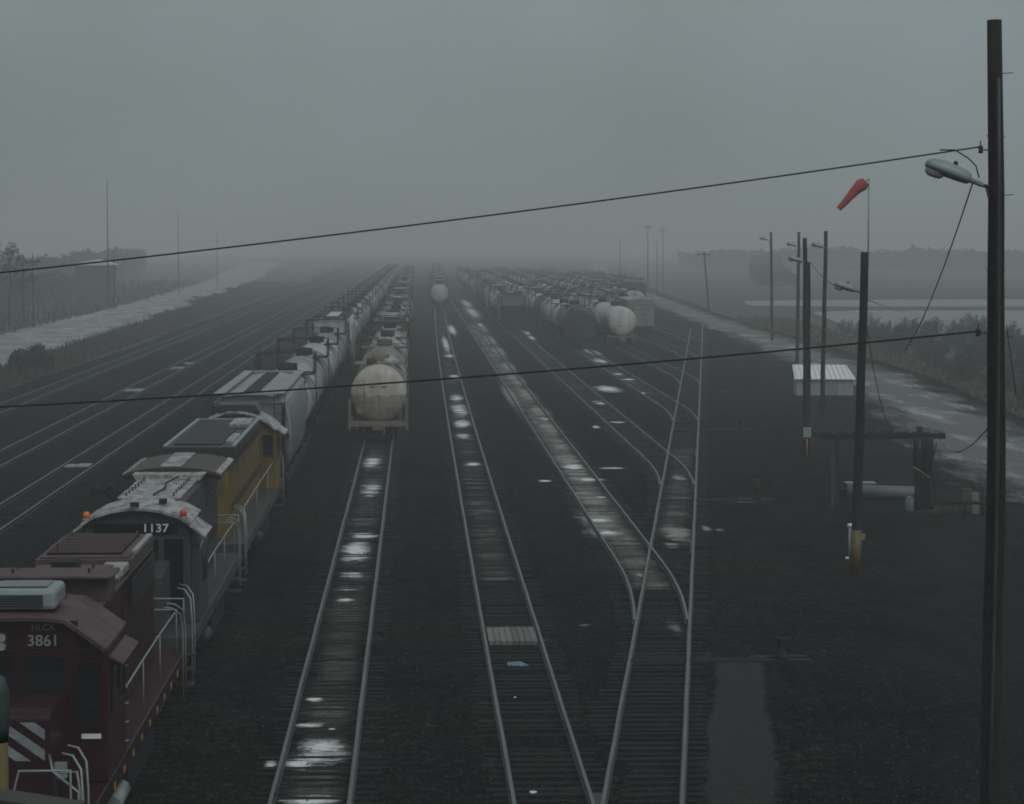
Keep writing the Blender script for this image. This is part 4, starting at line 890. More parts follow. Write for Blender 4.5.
# =====================================================================================
# POLES, LAMPS, WINDSOCK, WIRES
# =====================================================================================
def leaning_pole(name, label, base, top, r0, r1, group=None, m=None, cat='utility pole', bow=0):
    t = thing(name, label, cat, (base[0], base[1], 0), group=group)
    b = MB(); n = 10; pts = []; rad = []
    for k in range(n+1):
        f = k/n; pts.append(((top[0]-base[0])*f + math.sin(k*1.7)*.012 + bow*math.sin(math.pi*min(1,f*1.05)), (top[1]-base[1])*f, -.3+(top[2]+.3)*f)); rad.append(r0+(r1-r0)*f)
    b.tube(pts, rad, 14).build('shaft', m or M_WOOD, t); return t
def cobra_lamp(parent_label, pos, scale, yaw, tilt, group, arm_to, label):
    """streetlight head with lens bowl, photocell and bracket"""
    t = thing('street_lamp', label, 'street lamp', pos, yaw, group)
    s = scale
    prof = [(-.55,.06,.05),(-.52,.15,.11),(-.40,.215,.17),(-.18,.235,.20),(.1,.22,.19),(.30,.19,.165),(.35,.15,.13),(.37,.07,.07),(.62,.065,.065),(.64,.05,.05)]
    n = 14; c, sn = math.cos(tilt), math.sin(tilt)
    def T(x, y, z): return ((x*c+z*sn)*s, y*s, (-x*sn+z*c)*s)
    loops = []
    for x, wy, hz in prof: loops.append([T(x, wy*math.cos(2*math.pi*j/n), (hz if math.sin(2*math.pi*j/n) > 0 else hz*.5)*math.sin(2*math.pi*j/n)) for j in range(n)])
    MB().ring(loops).build('housing', M_LAMP, t)
    loops = []
    for z, k in ((-.03, 1), (-.13, .94), (-.18, .6)): loops.append([T(-.33+.2*k*math.cos(2*math.pi*j/n), .145*k*math.sin(2*math.pi*j/n), z) for j in range(n)])
    MB().ring(loops).build('lens', M_LENS, t)
    p = T(.0, 0, .2); MB().lathe_z([(p[2]-.05*s,.04*s),(p[2]+.03*s,.045*s),(p[2]+.06*s,.03*s)], p[0], p[1], 10).build('photocell', M_BLACK, t)
    e = T(.60, 0, 0); v = Vector(arm_to)-Vector(pos); v.rotate(Matrix.Rotation(-yaw, 3, 'Z'))
    MB().tube([e, (e[0]*.4+v.x*.6, e[1]*.4+v.y*.6, e[2]*.6+v.z*.4), tuple(v)], .035*s, 8).tube([tuple(Vector(e)*.5+v*.5), (v.x, v.y, v.z-.35*s)], .025*s, 6).build('bracket', M_STEEL, t)
    return t
# nearest pole at right
PY = 43.0
xb = at(986, 858, PY)[0]; xt, zt = at(995, 20, PY+.2)
near = leaning_pole('utility_pole', 'tall dark wooden pole nearest the camera, carrying the big grey street lamp', (xb+.03, PY), (xt, PY+.2, zt), .20, .128, 'wooden poles on the right', bow=.085)
b = MB(); 
for f, s in ((.935,1),(.86,-1),(.79,1),(.70,-1),(.62,1),(.50,-1)):
    z = zt*f; x = (xt-xb)*f+.085*math.sin(math.pi*f)
    b.tube([(x-.10*s, 0, z), (x+.24*s, 0, z+.02)], .008, 5)
b.build('step_bolt', M_STEEL, near)
MB().tube([((xt-xb)*f_-.05+.085*math.sin(math.pi*f_), -.205+.06*f_, zt*f_) for f_ in (0,.2,.4,.6,.8,.93)], .03, 8).build('conduit', M_LGREY, near)
b = MB()
for z0, h_ in ((at(985,150,PY)[1], .35), (at(985,333,PY)[1], .18)):
    x_ = (xt-xb)*z0/zt+.04; b.tube([(x_-.14, 0, z0), (x_-.34, 0, z0), (x_-.34, 0, z0+.16)], .014, 5); b.ring([[(x_-.34+r_*math.cos(2*math.pi*j/8), r_*math.sin(2*math.pi*j/8), z0+dz) for j in range(8)] for dz, r_ in ((-.06,.03),(-.04,.05),(.0,.03),(.04,.05),(.08,.03))])
b.build('insulator', M_STEEL, near)
b = MB(); b.tube([((xt-xb)*.6+.20, 0, zt*.635), ((xt-xb)*.5+.33, .1, zt*.59), ((xt-xb)*.3+.42, .1, zt*.55)], .008, 5).build('hanging_wire', M_BLACK, near)
lx, lz = at(952, 174, PY); ax, az = at(992, 188, PY)
cobra_lamp('', (lx, PY, lz), .92, .0, .36, 'street lamps on the wooden poles', (ax, PY+.05, az), 'big grey street lamp on the nearest pole, its glass bowl facing down-left')
# pole with yellow foot and the windsock
P2 = on(855, 575, 0); x2t, z2t = at(865, 252, P2[1])
pole2 = leaning_pole('utility_pole', 'leaning dark pole with a yellow painted foot, topped by the windsock mast', P2, (x2t, P2[1], z2t), .17, .125, 'wooden poles on the right')
yb_ = MB(); fz = at(856, 530, P2[1])[1]
yb_.tube([(0,0,0),((x2t-P2[0])*fz/z2t,0,fz)], [.182,.18], 14).build('yellow_foot', mat('yellow_foot_paint', (.105,.078,.010), (.045,.035,.012), .6, scale=3), pole2)
msx, msz = at(868, 178, P2[1]); ws = thing('windsock', 'red windsock hanging slack from a thin mast on the yellow-footed pole', 'windsock', (x2t+.1, P2[1]-.02, z2t-.5))
mh = msz-(z2t-.5)
MB().tube([(0,0,0),(.0,0,mh)], .022, 8).build('mast', M_LAMP, ws)
tipx, tipz = at(839, 208, P2[1]); tx = tipx-(x2t+.1); tz = tipz-(z2t-.5)
m0 = Vector((-.12, 0, mh-.12)); m1 = Vector((tx, .1, tz)); d = (m1-m0); loops = []; dn = d.normalized(); u = dn.cross(Vector((0,1,0))).normalized(); v2 = dn.cross(u)
for k in range(8):
    f_ = k/7; c_ = m0+d*f_+Vector((0,0,.03*math.sin(f_*5))); rr_ = .20*(1-f_)+.085*f_
    if k == 0: rr_ = .16
    if k == 1: rr_ = .215
    loops.append([c_+u*rr_*math.cos(2*math.pi*j/16)*(1+.06*math.sin(j*2.3+k))+v2*rr_*.8*math.sin(2*math.pi*j/16) for j in range(16)])
MB().ring(loops, caps=False).build('sock', M_SOCK, ws)
MB().tube([loops[0][i] for i in range(16)]+[loops[0][0]], .012, 5, caps=False).tube([(0,0,mh-.03), tuple(m0)], .012, 5).build('hoop', M_STEEL, ws)
lx, lz = at(846, 288, P2[1]); cobra_lamp('', (lx, P2[1]-.1, lz), .8, .2, .3, 'street lamps on the wooden poles', (x2t-.1, P2[1]-.1, at(862,292,P2[1])[1]), 'pale street lamp on the yellow-footed windsock pole')
x, y = on(849, 561, 0)
sp_ = thing('standpipe', 'white standpipe beside the yellow painted pole foot', 'standpipe', (x+.02, y, 0))
MB().tube([(0,0,0),(0,0,1.25)], .05, 10).build('pipe', M_WHITEDIM, sp_); MB().tube([(-.08,0,1.22),(.14,0,1.22)], .07, 10).build('cap', M_WHITE, sp_); MB().tube([(-.03,0,.1),(-.14,0,.1)], .05, 8).build('tap', M_WHITE, sp_)
x, y = on(862, 573, 0); ym = thing('marker_post', 'small yellow marker on a stake right of the yellow-footed pole', 'marker', (x, y, 0))
MB().tube([(0,0,0),(0,0,1.15)], .012, 5).build('stake', M_STEEL, ym); MB().box((-.09,-.02,1.1),(.09,.02,1.3)).build('plate', M_YEL, ym)
# the twin poles with the electric box
far_poles = [((806,456),(805,238),.15,'thicker one of the two close poles, with the electric box at its foot'), ((809,452),(809,262),.10,'thin conduit-like pole standing tight beside the boxed pole'),
             ((822,415),(826,231),.16,'tall pole rising behind the small pale shed'), ((797,363),(799,232),.18,'pole with a lamp arm just left of the boxed pole'), ((772,340),(771,232),.18,'farthest lamp pole beside the dirt road')]
for i, (bp_, tp, r_, lb) in enumerate(far_poles):
    X_, Y_ = on(*bp_, 0); Xt, Zt = at(*tp, Y_); leaning_pole('utility_pole', lb, (X_, Y_), (Xt, Y_, Zt), r_, r_*.72, 'wooden poles on the right')
    if i == 0:
        eb = thing('electric_box', 'grey electric box strapped low on the boxed twin pole', 'electric box', (X_, Y_-.25, 0)); zb_ = at(806, 437, Y_)[1]; zt_ = at(806, 429, Y_)[1]
        MB().box((-.2, -.12, zb_), (.2, .05, zt_+.1)).build('box', M_LAMP, eb, bevel=.02); MB().box((-.42, -.05, zb_-.06), (.42, .0, zb_-.02)).build('shelf', M_RUST, eb); MB().tube([(0,0,0),(0,0,zb_)], .05, 8).build('riser', mat('orange_pipe', (.3,.16,.05), None, .7), eb)
for (px, py, bi, sc_, lb) in [(796, 260, 0, .8, 'small street lamp on the boxed pole'), (818, 246, 2, .85, 'street lamp on the pole behind the shed'), (792, 245, 3, 1.0, 'street lamp on the pole left of the boxed pole'), (764, 239, 4, 1.0, 'street lamp on the farthest lamp pole')]:
    bp_, tp = far_poles[bi][0], far_poles[bi][1]; X_, Y_ = on(*bp_, 0); lx, lz = at(px, py, Y_); Xt, Zt = at(tp[0]-1, py+5, Y_)
    cobra_lamp('', (lx, Y_-.1, lz), sc_, .1, .3, 'street lamps on the wooden poles', (Xt, Y_-.1, Zt), lb)
# wires
def wire(name, label, a, b_, sag, r, n=24):
    a, b_ = Vector(a), Vector(b_); pts = [a+(b_-a)*(k/n)-Vector((0,0,sag*4*(k/n)*(1-k/n))) for k in range(n+1)]
    return tag(MB().tube(pts, r, 6).build(name, M_BLACK), label, 'wire', 'wires strung between the poles')
x0_, z0_ = at(-8, 269, 43.3); x1_, z1_ = at(979, 147, PY); dx = x1_-x0_; 
wire('wire', 'upper cable crossing the sky above the trains', (x0_-dx*.5, 43.3, z0_-(z1_-z0_)*.42), (x1_, PY, z1_), .22, .016, 60)
x0_, z0_ = at(-8, 403.5, 43.3); x1_, z1_ = at(981, 331, PY); dx = x1_-x0_
wire('wire', 'lower cable crossing in front of the trains and tank cars', (x0_-dx*.5, 43.3, z0_-(z1_-z0_)*.30), (x1_, PY, z1_), .26, .018, 60)
x0_, z0_ = at(973, 182, PY); xg, yg = on(905, 352, 0)
wire('wire', 'twisted cable dropping from the big lamp toward the bushes', (x0_, PY, z0_), (at(905,350,80)[0], 80, at(905,350,80)[1]), .35, .014).data.materials[0] = M_LGREY
x0_, z0_ = at(940, 143, PY); x2_, z2_ = at(972, 152, PY)
tag(MB().tube([(x0_, PY, at(940,150,PY)[1]), (at(955,150,PY)[0], PY, at(955,150,PY)[1]), (at(968,158,PY)[0], PY, at(968,158,PY)[1]), (at(976,166,PY)[0], PY, at(976,166,PY)[1]), (at(979,178,PY)[0], PY, at(979,178,PY)[1])], .014, 5).build('wire', M_STEEL), 'short drooping lead from the upper cable to the big lamp', 'wire', 'wires strung between the poles')
for q in ((988,428), ):
    xa_, za_ = at(988, 428, PY); 
FY = 100.0
xe, ze = at(938, 436, FY)
wire('wire', 'slack wire from the pipe rack to the nearest pole', (xe, FY, ze), (xa_, PY, za_), .55, .012)
xa_, za_ = at(863, 300, P2[1]); xe, ze = at(893, 431, FY)
wire('wire', 'slack wire from the windsock pole down to the pipe rack beam', (xa_, P2[1], za_), (xe, FY, ze), .9, .014)
xa_, za_ = at(868, 300, P2[1]); xe, ze = at(985, 345, PY)
wire('wire', 'thin wire from the windsock pole toward the bushes', (xa_, P2[1], za_), (on(912,322,0)[0], on(912,322,0)[1], 1.5), .2, .012)
xa_, za_ = at(858, 290, P2[1]); X_, Y_ = on(809, 452, 0); 
wire('wire', 'thin wire linking the windsock pole with the twin poles', (xa_, P2[1], za_), (X_, Y_, at(812, 262, Y_)[1]), .4, .014)
# =====================================================================================
# RIGHT SIDE: SHED, PIPE RACK, BITS
# =====================================================================================
sx0, sy0 = on(793, 393, 0); sx1, sy1 = on(849, 398, 0)
ang = math.atan2(sy1-sy0, sx1-sx0); wd = math.hypot(sx1-sx0, sy1-sy0); ang = -.09; wd = 4.05; sx0 -= .22
sh = thing('shed', 'small low shed with pale lean-to roof beside the dirt road', 'shed', (sx0, sy0-3, 0), ang)
MB().box((0,0,0),(wd,3.2,1.12)).build('wall', mat('shed_wall', (.28,.29,.29), (.2,.2,.2), .7, scale=2), sh)
for k in range(14): MB().box((.05+k*wd/14, -.03, .02), (.05+k*wd/14+wd/14*.82, -.001, 1.1)).build('cladding_panel', mat('shed_panel', (.27,.28,.28), (.2,.21,.21), .6, scale=2, per_object=.08), sh)
MB().ring([[(-.15,-.2,1.16),(wd+.15,-.2,1.16),(wd-.25,3.3,2.0),(-.1,3.3,2.0)], [(-.15,-.2,1.22),(wd+.15,-.2,1.22),(wd-.25,3.3,2.06),(-.1,3.3,2.06)]], smooth=False).build('roof', mat('shed_roof', (.72,.75,.74), (.55,.57,.56), .5, scale=3), sh)
b = MB()
for k in range(12): b.ring([[(0+k*wd/11.5,-.2,1.225),(.03+k*wd/11.5,-.2,1.225),(.03+k*wd/11.5*.95,3.3,2.065),(k*wd/11.5*.95,3.3,2.065)],[(0+k*wd/11.5,-.2,1.245),(.03+k*wd/11.5,-.2,1.245),(.03+k*wd/11.5*.95,3.3,2.085),(k*wd/11.5*.95,3.3,2.085)]], smooth=False)
b.build('roof_seam', M_WHITEDIM, sh)
MB().box((wd*.55, -.06, .03), (wd*.55+.75, -.032, 1.0)).build('door', mat('shed_door', (.2,.21,.21), None, .6), sh)
rk = thing('pipe_rack', 'dark steel rack of posts and a long beam with hoses at its right end', 'pipe rack', (0, 0, 0))
def P(px, py, Y=FY): x_, z_ = at(px, py, Y); return (x_, Y, z_)
bz = at(880, 436, FY)[1]; xl = at(819, 436, FY)[0]; xr = at(945, 436, FY)[0]
MB().box((xl, FY-.12, bz-.12), (xr, FY+.12, bz+.11)).build('beam', M_BLACK, rk); MB().box((xl, FY+1.1, bz-.02), (xr-.4, FY+1.2, bz+.08)).build('beam', M_BLACK, rk)
b = MB()
for k in range(9): x_ = xl+(xr-xl)*k/8.2; b.box((x_, FY-.1, bz+.095), (x_+.06, FY+1.4, bz+.14))
stuff(b.build('cross_bar', M_STEEL, rk))
for px in (833, 842): x_ = at(px, 470, FY)[0]; MB().box((x_-.07, FY+(0 if px < 840 else 1.1)-.07, 0), (x_+.07, FY+(0 if px < 840 else 1.1)+.07, bz-.085)).build('post', M_LGREY if px < 840 else M_STEEL, rk)
for i, px in enumerate((917, 923.5, 928, 933)):
    x_ = at(px, 470, 97.5)[0]; MB().tube([(x_+.03*math.sin(z*2+i), 97.6+i*.15+.04*math.cos(z*3+i), z) for z in (0,.5,1,1.5,2,2.5,bz+.1)], .11 if i != 1 else .08, 8).build('post', M_BLACK, rk)
b = MB()
for i in range(5):
    x_ = at(917+i*4, 470, 97.5)[0]; pts = [(x_+.09*math.sin(k*.9+i*2), 97.35+.06*math.cos(k*1.3+i), bz-.1-k*.3) for k in range(10)]; b.tube(pts, .028, 6)
b.build('hose', M_BLACK, rk)
MB().tube([(at(922,468,97)[0]-.3, 97.2, 1.9), (at(922,468,97)[0]+.35, 97.2, 1.45)], .03, 6).build('lever', M_TANKTAN, rk)
MB().box((at(917,430,FY)[0], FY-.12, bz+.1), (at(922,430,FY)[0], FY+.1, bz+.4)).build('bracket', M_STEEL, rk)
x_, y_ = on(848, 499, 0); x2_, y2_ = on(917, 501, 0)
tag(MB().tube([(x_, y_, .32), (x2_, y2_, .32)], .3, 12).build('pipe', mat('pale_pipe', (.13,.14,.145), (.09,.095,.095), .5, scale=2)), 'long pale pipe lying on the ground under the pipe rack', 'pipe')
x_, y_ = on(845, 497, 0); tk_ = thing('equipment_cabinet', 'grey green equipment cabinet at the left end of the pale pipe', 'cabinet', (x_, y_-.7, 0))
MB().box((0,0,0),(1.15,.6,.62)).build('cabinet', M_LGREY, tk_, bevel=.02); MB().box((-.06,-.06,.62),(1.21,.66,.68)).build('lid', M_WHITEDIM, tk_); MB().box((-.5,.1,.1),(-.0,.4,.4)).build('motor', M_BLACK, tk_)
x_, y_ = on(906, 512, 0); bn = thing('plastic_drum', 'pale plastic drum at the foot of the hose posts', 'drum', (x_+.22, y_, 0))
MB().lathe_z([(0,.24),(.05,.26),(.5,.26),(.58,.2),(.62,.2)], 0, 0, 14).build('drum', mat('drum_plastic', (.15,.18,.18), (.10,.12,.12), .4, scale=3), bn); MB().lathe_z([(.62,.09),(.66,.09)], .08, 0, 8).build('lid', M_BLACK, bn)
for i, (px, py, w_, h_, m_, lb, nm) in enumerate([(966, 512, .4, .95, mat('tan_board', (.06,.048,.025), (.04,.03,.018), .8), 'tan wooden post stub right of the pipe rack', 'post_stub'), (975, 514, .28, .85, M_GREYWOOD, 'grey post stub beside the tan one', 'post_stub')]):
    x_, y_ = on(px, py, 0); s_ = thing(nm, lb, 'post stub', (x_, y_, 0)); MB().box((-w_/2,-.12,0),(w_/2,.12,h_), Matrix.Rotation(.04*(1-2*i), 3, 'Y')).build('post', m_, s_, bevel=.02)
x_, y_ = on(990, 516, 0); vl = thing('valve', 'dark valve wheel and pipe just left of the nearest pole', 'valve', (x_-.3, y_, 0))
MB().tube([(-1.6,0,.55),(1.6,0,.5)], .07, 8).tube([(0,0,0),(0,0,1.0)], .06, 8).tube([(-.7,0,0),(-.7,0,.55)], .06, 8).build('pipe', M_BLACK, vl); MB().tube([(.22*math.cos(a), .22*math.sin(a), 1.05) for a in (2*math.pi*j/12 for j in range(13))], .025, 6).build('handwheel', M_BLACK, vl)
x_, y_ = on(935, 512, 0); db = MB()
for k in range(14):
    a_ = R.uniform(-1.6, 2.2); c_ = R.uniform(-.9, 1.2); db.box((x_+a_, y_+c_, .0), (x_+a_+R.uniform(.3,1), y_+c_+R.uniform(.06,.16), R.uniform(.05,.2)), Matrix.Rotation(R.uniform(-1,1), 3, 'Z'))
o = db.build('debris', M_RUST); o['kind'] = 'stuff'; o['label'] = 'rusty boards and scrap lying by the hose posts'
# =====================================================================================
# VEGETATION
# =====================================================================================
def leaf_cloud(n, size, blobs, rr, up=.3):
    b = MB()
    for _ in range(n):
        c = rr.choice(blobs); 
        while True:
            p = Vector((rr.uniform(-1,1), rr.uniform(-1,1), rr.uniform(-1,1)))
            if p.length < 1: break
        p = Vector((c[0]+p.x*c[3], c[1]+p.y*c[3], c[2]+p.z*c[4]))
        if p.z < .02: p.z = .05+abs(p.z)*.3
        a = Vector((rr.gauss(0,1), rr.gauss(0,1), rr.gauss(0,1)+up)).normalized()*size*rr.uniform(.6,1.5); c2 = a.cross(Vector((rr.gauss(0,1), rr.gauss(0,1), rr.gauss(0,1)))).normalized()*size*rr.uniform(.2,.5)
        k = len(b.v); b.v += [p-a, p+c2, p+a, p-c2]; b.f.append((k,k+1,k+2,k+3)); b.sm.append(False)
    return b
def shrub(name, label, loc, w_, h_, seed, group=None, n=700, m=None, cat='shrub', leaf=.09):
    rr = random.Random(seed); t = thing(name, label, cat, loc, rr.uniform(0,6), group)
    blobs = [(rr.uniform(-.5,.5)*w_, rr.uniform(-.5,.5)*w_, h_*rr.uniform(.25,.75), w_*rr.uniform(.22,.38), h_*rr.uniform(.16,.3)) for _ in range(9)]
    leaf_cloud(n, leaf, blobs, rr).build('crown', m or M_LEAF, t)
    b = MB()
    for c in blobs[:5]: b.tube([(0,0,-.05), (c[0]*.4, c[1]*.4, c[2]*.5), (c[0], c[1], c[2])], [.05,.03,.012], 5)
    b.build('trunk', M_TRUNK, t); return t
def feathery(name, label, loc, w_, h_, seed, group=None, n=900, m=None):
    """tall reedy bush with plumes that lean"""
    rr = random.Random(seed); t = thing(name, label, 'bush', loc, rr.uniform(0,6), group); b = MB(); st_ = MB()
    for _ in range(16):
        a = rr.uniform(0, 6.28); rad = rr.uniform(0,.5)*w_; bx_, by_ = rad*math.cos(a), rad*math.sin(a); hh = h_*rr.uniform(.55,1.1); lx_ = rr.uniform(-.1,.45)*hh*.5; ly_ = rr.uniform(-.3,.3)*hh*.5
        st_.tube([(bx_*.4, by_*.4, -.05), (bx_+lx_*.3, by_+ly_*.3, hh*.6), (bx_+lx_, by_+ly_, hh)], [.04,.025,.01], 4)
        for k in range(n//16):
            f = rr.random()**.7; p = Vector((bx_*(.4+.6*min(1,f*1.6))+lx_*f*f, by_*(.4+.6*min(1,f*1.6))+ly_*f*f, hh*f)); sp_ = .42*(1.05-f*.75)*w_*.5
            p += Vector((rr.gauss(0,1)*sp_*.5, rr.gauss(0,1)*sp_*.5, rr.gauss(0,.12))); p.z = max(.03, p.z)
            dv = Vector((rr.gauss(.3,.6), rr.gauss(0,.6), rr.uniform(.2,1.2))).normalized()*rr.uniform(.1,.24); c2 = dv.cross(Vector((rr.gauss(0,1),1,0))).normalized()*.03
            k0 = len(b.v); b.v += [p-dv, p+c2, p+dv, p-c2]; b.f.append((k0,k0+1,k0+2,k0+3)); b.sm.append(False)
    b.build('crown', m or M_LEAF, t); st_.build('trunk', M_TRUNK, t); return t
shrub('shrub', 'rounded dark bush at the edge of the pale road left of the tracks', (-32.3, 207, 0), 2.6, 2.7, 3, n=2600, leaf=.2)
lab_r = ['dark bush showing just right of the windsock pole, topped by plumes', 'feathery bush where the hanging cable ends', 'leaning plumed bush behind the nearest pole']
protoR = [feathery('bush', 'TEMP', (0,0,0), 3.4, 3.4, 100+i) for i in range(4)]
vr = random.Random(9); spots = []
for row in range(5):
    y = 118+row*9
    while y < 330:
        xr_ = (31.5+(y-88)*.118 if y < 134 else 37.2+(y-134)*.085) + 2.2 + row*3.6
        spots.append((xr_+vr.uniform(-1,1), y+vr.uniform(-2,2), vr.uniform(.65,1.12))); y += vr.uniform(5.5,9)
spots = [s for s in spots if s[1] < 300]
for i, (x_, y_, s_) in enumerate(spots):
    src = protoR[i % 4]; row_, far_ = int(i/len(spots)*5), 'near' if y_ < 160 else ('middle' if y_ < 225 else 'far'); lb = 'one of the dark leafy bushes in the %s row from the dirt road, %s stretch' % (ORD[min(4,row_)], far_)
    if i < 4: o = src; o.location = (x_, y_, 0); o['label'] = lb; o['group'] = 'bushes between the dirt road and the water'
    else: o = clone(src, (x_, y_, 0), vr.uniform(-.6,.6), lb, 'bushes between the dirt road and the water')
    o.scale = (s_*1.05, s_*1.05, s_*(.62 if y_ < 230 else .7)*vr.uniform(.8,1.25)); o.rotation_euler = (0, 0, vr.uniform(-.5,.5))
# weeds
def weeds(name, label, area, n, hmin, hmax, m, seed):
    rr = random.Random(seed); b = MB()
    for _ in range(n):
        y_ = rr.choice([1])*(area[0][0]+(area[-1][0]-area[0][0])*rr.random()**1.6)
        for i in range(len(area)-1):
            if area[i][0] <= y_ <= area[i+1][0]: t_ = (y_-area[i][0])/(area[i+1][0]-area[i][0]); l, r_ = [area[i][k]*(1-t_)+area[i+1][k]*t_ for k in (1,2)]
        x_ = rr.uniform(l, r_); h_ = rr.uniform(hmin, hmax)*(.4+rr.random()); k = len(b.v); a = rr.uniform(0, 3.14); w2 = .03*(1+y_/120); lean = Vector((rr.gauss(0,.25), rr.gauss(0,.25), 1))*h_; c2 = Vector((math.cos(a), math.sin(a), 0))*w2
        p = Vector((x_, y_, 0)); b.v += [p-c2, p+c2, p+lean]; b.f.append((k,k+1,k+2)); b.sm.append(False)
    o = b.build(name, m); o['kind'] = 'stuff'; o['label'] = label; return o
weeds('weeds', 'brown weeds on the strip between the tracks and the pale road', [(120,-36,-30.5),(222,-36.5,-30.6),(443,-39,-31),(699,-46.5,-32.5)], 30000, .2, .75, M_DRYGRASS, 1)
weeds('grass', 'dull grass along the far edge of the dirt road', [(88,30.7,34),(134,36.2,41),(200,42,47),(361,46.7,55)], 9000, .15, .45, M_GRASS, 2)
weeds('undergrowth', 'low growth on the flat land beyond the pale road', [(150,-75,-45),(222,-90,-47.5),(443,-110,-52),(699,-140,-60)], 16000, .5, 1.8, M_LEAF, 3)
pl = [shrub('shrub', 'TEMP', (0,0,0), 3.2, 1.7, 40+i, n=420, m=M_LEAF, leaf=.16) for i in range(3)]
k = 0
for y_ in [r_ for r_ in range(246, 640, 14)]:
    x_ = -35.5 if y_ < 400 else -36.5-(y_-400)*.03; lb = 'one of the low shrubs in the weedy strip beside the pale road'
    s_ = vr.uniform(.5, 1.15)*(1 if y_ > 330 else .55)
    src = pl[k % 3]
    if k < 3: o = src; o.location = (x_+vr.uniform(-1.2,1.2), y_, 0); o['label'] = lb; o['group'] = 'low shrubs in the weedy strip'
    else: o = clone(src, (x_+vr.uniform(-1.2,1.2), y_, 0), vr.uniform(0,6), lb, 'low shrubs in the weedy strip')
    o.scale = (s_*1.2, s_*1.2, s_); k += 1
def mass(name, label, path, n, h_, size, m, seed, depth=25):
    """a far belt of growth whose ragged top thins out, many small leaf faces spread through its depth"""
    rr = random.Random(seed); b = MB(); tot = len(path)-1; ln = [math.hypot(path[i+1][0]-path[i][0], path[i+1][1]-path[i][1]) for i in range(tot)]; S = sum(ln)
    for _ in range(n):
        q = rr.random()*S; i = 0
        while i < tot-1 and q > ln[i]: q -= ln[i]; i += 1
        t_ = min(1, q/ln[i]); (xa, ya, ha), (xb2, yb2, hb2) = path[i], path[i+1]; dd = rr.uniform(-.5, .5)*depth
        x = xa+(xb2-xa)*t_+rr.uniform(-4, 4); y = ya+(yb2-ya)*t_+dd
        H = (ha+(hb2-ha)*t_)*(.78+.34*mnoise.noise(Vector((x/17, y/40, seed)))+.22*mnoise.noise(Vector((x/5, y/15, seed+3))))
        z = H*(1-rr.random()**1.7*1.0) if rr.random() < .9 else H*rr.uniform(.9, 1.12)
        p = Vector((x, y, max(.1, z))); a = Vector((rr.gauss(0,1), rr.gauss(0,1), rr.gauss(0,1))).normalized()*size*rr.uniform(.35,1.1); c2 = a.cross(Vector((rr.gauss(0,1),1,.3))).normalized()*size*.4
        k = len(b.v); b.v += [p-a, p+c2, p+a, p-c2]; b.f.append((k,k+1,k+2,k+3)); b.sm.append(False)
    o = b.build(name, m); o['kind'] = 'stuff'; o['label'] = label; return o
mass('woods', 'misty belt of trees beyond the water on the right', [(130,1150,8),(180,1080,9.5),(250,1040,9),(340,1000,8.5),(460,1000,9)], 45000, 9, 1.1, M_LEAF, 5, 110)
mass('woods', 'misty growth behind the far lamp poles on the right', [(95,640,2.5),(112,780,5),(140,980,7.5)], 20000, 8, .8, M_LEAF, 6, 26)
mass('woods', 'dim belt of bushes and trees across the flat land at left', [(-190,520,8),(-130,540,7),(-105,580,6.5),(-98,660,7.5),(-100,780,9),(-110,950,10)], 50000, 8, .9, M_LEAF, 7, 60)
mass('woods', 'ragged trees in front of the low pale-roofed building', [(-120,400,6.5),(-92,430,6),(-80,470,5.5),(-74,520,5)], 22000, 5, .5, M_LEAF, 12, 30)
mass('woods', 'dark brush on the near side of the tree belt at left', [(-100,250,3.0),(-80,300,2.6),(-72,380,2.8),(-72,460,3.2)], 26000, 4, .4, M_LEAF, 8, 34)
# individual bare-ish trees at far left
for i, (px, top, Y_) in enumerate([(8, 246, 330), (22, 252, 345), (-14, 240, 320)]):
    X_, Zt = at(px, top, Y_); rr = random.Random(70+i); t = thing('tree', ['tall thin tree at the left edge of the picture', 'thin-topped tree second from the left edge', 'tree half outside the left edge'][i], 'tree', (X_, Y_, 0))
    tb = MB(); tb.tube([(0,0,-.2),(.2,0,Zt*.5),(.1,.1,Zt*.9)], [.22,.14,.04], 7); bl = []
    for k in range(9):
        a = rr.uniform(0,6.28); z = Zt*rr.uniform(.45,.95); e = (math.cos(a)*rr.uniform(1,2.4), math.sin(a)*rr.uniform(1,2.4), z+rr.uniform(.3,1)); tb.tube([(.15,0,z-1), e], [.07,.02], 4); bl.append((*e, 1.0, .8))
    tb.build('trunk', M_TRUNK, t); leaf_cloud(500, .22, bl, rr).build('crown', M_LEAF, t)
# far masts and poles, left and right
for i, (px, top, Y_, r_, lb) in enumerate([(107, 181, 440, .16, 'tall thin mast fading in the mist at left'), (113.5, 248, 420, .14, 'short pole beside the tall misty mast'), (32.5, 253, 330, .12, 'lone pole among the trees at far left'), (178, 211, 560, .13, 'faint mast right of the tallest one'), (217, 230, 640, .13, 'faintest mast near the end of the pale road'),
        (648, 222, 560, .16, 'faint tall pole behind the packed freight cars'), (663, 226, 600, .15, 'second faint pole behind the packed freight cars'), (657, 240, 520, .12, 'short faint pole between the two tall ones'), (620, 238, 640, .15, 'faintest pole above the packed tank cars')]):
    X_, Zt = at(px, top, Y_); t = thing('mast', lb, 'mast', (X_, Y_, 0), group='misty masts and poles'); MB().tube([(0,0,0),(0,0,Zt*.5),(0,0,Zt)], [r_*.9, r_*.65, r_*.35], 6).build('shaft', M_WOOD, t)
    if i in (5, 6, 2): MB().box((-1.1,-.06,Zt-1.2),(1.1,.06,Zt-1.05)).build('crossarm', M_WOOD, t)
X_, Zt = at(704, 252, 400); X0_, _y = on(709, 297, 0); t = thing('utility_pole', 'leaning telegraph pole with a crossarm in the mist right of the cars', 'utility pole', (at(709,297,400)[0], 400, 0))
